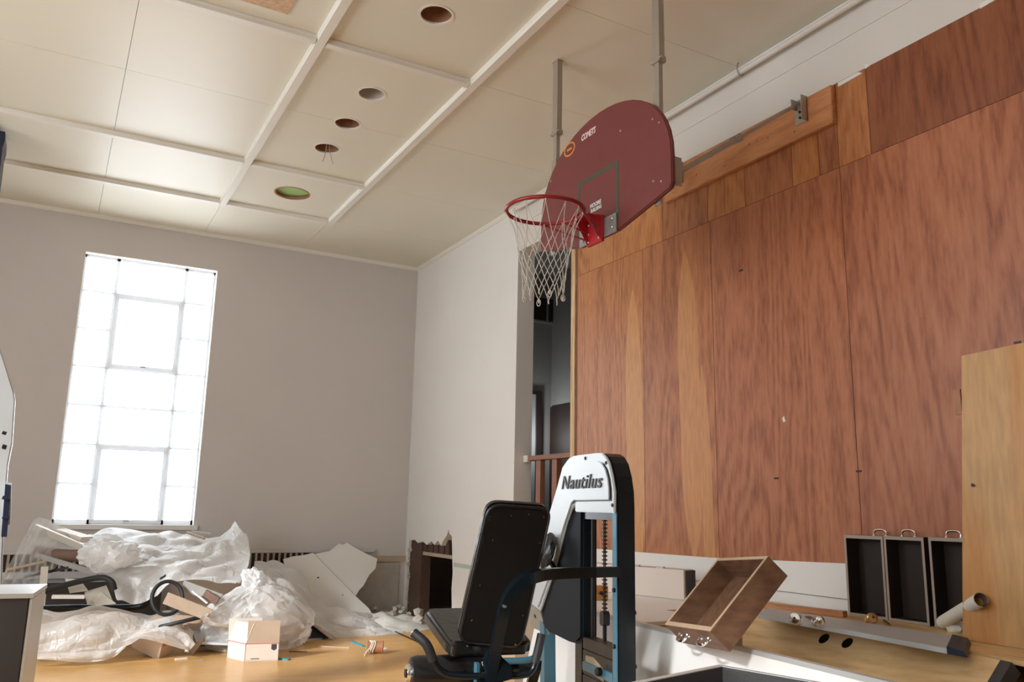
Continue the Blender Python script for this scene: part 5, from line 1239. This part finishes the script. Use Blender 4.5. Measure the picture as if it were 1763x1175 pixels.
# rails under the clear sheet
plank('metal_rail', onY(9.25, 60, 908), onY(9.0, 150, 946), 0.05, 0.055, M['steel'], 'grey metal rail sloping down at top of the left pile', 'rail')
plank('metal_rail', onY(9.1, 62, 956), onY(8.85, 168, 988), 0.04, 0.045, M['plank_grey'], 'second grey rail crossing below the brown roll', 'rail')
plank('pink_carton', onY(9.35, 102, 918), onY(9.2, 148, 932), 0.20, 0.08, M['cream'], 'pinkish flat carton on the upper grey rail', 'box')
tag(link('carpet_roll', tube_bm(smoothpath([onY(9.2, 62, 950), onY(9.1, 100, 956), onY(9.0, 150, 958)], 4), 0.055, seg=14), M['brown'], None, smooth=True), 'brown carpet roll between the two grey rails', 'roll')
plank('pale_stick', onY(9.0, 14, 981), onY(8.95, 78, 967), 0.025, 0.02, M['plank'], 'thin pale wooden stick at the far left of the pile', 'stick')
plank('dark_bar', onY(9.05, 42, 994), onY(8.95, 122, 977), 0.02, 0.025, M['black'], 'thin dark bar above the black hose', 'bar')
plank('pale_post', V((onY(8.9, 74, 1044).x, 8.9, 0.0)), onY(8.9, 77, 976), 0.03, 0.06, M['paper'], 'pale upright post in the left of the pile', 'post', up=(1, 0, 0))
tag(link('black_hose', tube_bm(smoothpath([onY(8.6, 40, 1032), onY(8.6, 70, 1021), onY(8.6, 105, 1010), onY(8.6, 140, 1001), onY(8.55, 175, 995), onY(8.5, 192, 1002), onY(8.5, 197, 1016)], 5), 0.026, seg=10), M['rubber'], None, smooth=True), 'thick black hose arching to the big white plastic', 'hose')
tag(link('black_pipe', tube_bm(smoothpath([onY(8.9, 60, 1049), onY(8.9, 130, 1047), onY(8.88, 200, 1047), onY(8.8, 248, 1043), onY(8.7, 261, 1024), onY(8.65, 270, 1006), onY(8.6, 288, 994)], 5), 0.030, seg=10), M['frame_black'], None, smooth=True), 'black pipe lying behind the front plastic sheet', 'pipe')
hc = onY(8.4, 288, 1030)
tag(link('rubber_hoop', tube_bm([hc+V((0.13*math.cos(a), 0.06*math.sin(a), 0.14*math.sin(a))) for a in [2*pi*q/28 for q in range(28)]], 0.018, seg=8, closed=True), M['rubber'], None, smooth=True), 'black rubber hoop standing between plastic sheets', 'hoop')
hc = onY(8.2, 318, 1070)
tag(link('dark_coil', tube_bm([hc+V((0.20*math.cos(a), 0.12*math.sin(a), 0.04*math.cos(a)-0.02*math.sin(a))) for a in [2*pi*q/28 for q in range(28)]], 0.018, seg=8, closed=True), M['rubber'], None, smooth=True), 'dark rubber coil under the short tan plank', 'coil')
plank('white_strip', onY(8.55, 90, 1028), onY(8.5, 146, 1028), 0.06, 0.03, M['whiteboard'], 'white slat above the black pipe at left', 'slat')
for k, (q, lab) in enumerate(((((112, 998), (138, 1000), (152, 1018), (120, 1022)), 'cream paper scrap under the black hose'), (((146, 1022), (184, 1010), (196, 1040), (150, 1042)), 'cream folded paper right of the black hose'), (((158, 1034), (176, 1022), (200, 1040), (165, 1044)), 'white paper sheet at the foot of the cream folded paper'))):
    tag(link('paper_scrap', prism_bm([onY(8.66-0.05*k, *p)+V((0, 0.08*(i in (0, 1)), 0)) for i, p in enumerate(q)], (0, 0.004, 0.002)), M['paper']), lab, 'paper')
plank('brown_strip', onY(9.4, 322, 917), onY(9.3, 352, 928), 0.06, 0.02, M['plank'], 'brown strip poking out behind the big white plastic near its peak', 'strip')
plank('roof_flashing', onY(9.5, 330, 915), onY(9.45, 362, 919), 0.06, 0.01, M['alum'], 'pale metal strip on the sill side of the big white plastic', 'strip')
# bits on the floor
bits = [((548, 1113), (602, 1116), 0.012, 'plank', 'thin wooden splinter on the floor left of the spool', 'splinter'), ((606, 1105), (626, 1113), 0.03, 'blue_bit', 'blue plastic strip on the floor beside the spool', 'strip'), ((510, 1104), (560, 1099), 0.05, 'film', 'white plastic shred on the floor under the dark panel', 'shred'), ((302, 1136), (322, 1134), 0.03, 'whiteboard', 'white chip on the floor by the carton in plastic', 'chip'), ((334, 1138), (350, 1137), 0.016, 'plank', 'small wood chip on the floor left of the small carton', 'chip'), ((480, 1134), (498, 1136), 0.04, 'blue_bit', 'dark blue scrap at the right foot of the small carton', 'scrap'), ((680, 1088), (720, 1106), 0.016, 'black', 'dark stick on the floor between plastic and the machine seat', 'stick'), ((655, 1116), (664, 1118), 0.04, 'whiteboard', 'white scrap on the floor right of the spool', 'scrap'), ((498, 1122), (528, 1123), 0.012, 'rust', 'thin brown strip on the floor right of the small carton', 'strip')]
for a, b, w, mt, lab, cat in bits:
    pa, pb_ = onZ(0.006, *a), onZ(0.006, *b)
    plank(cat if cat != 'stick' else 'floor_stick', pa, pb_, w, 0.01, M[mt], lab, cat)
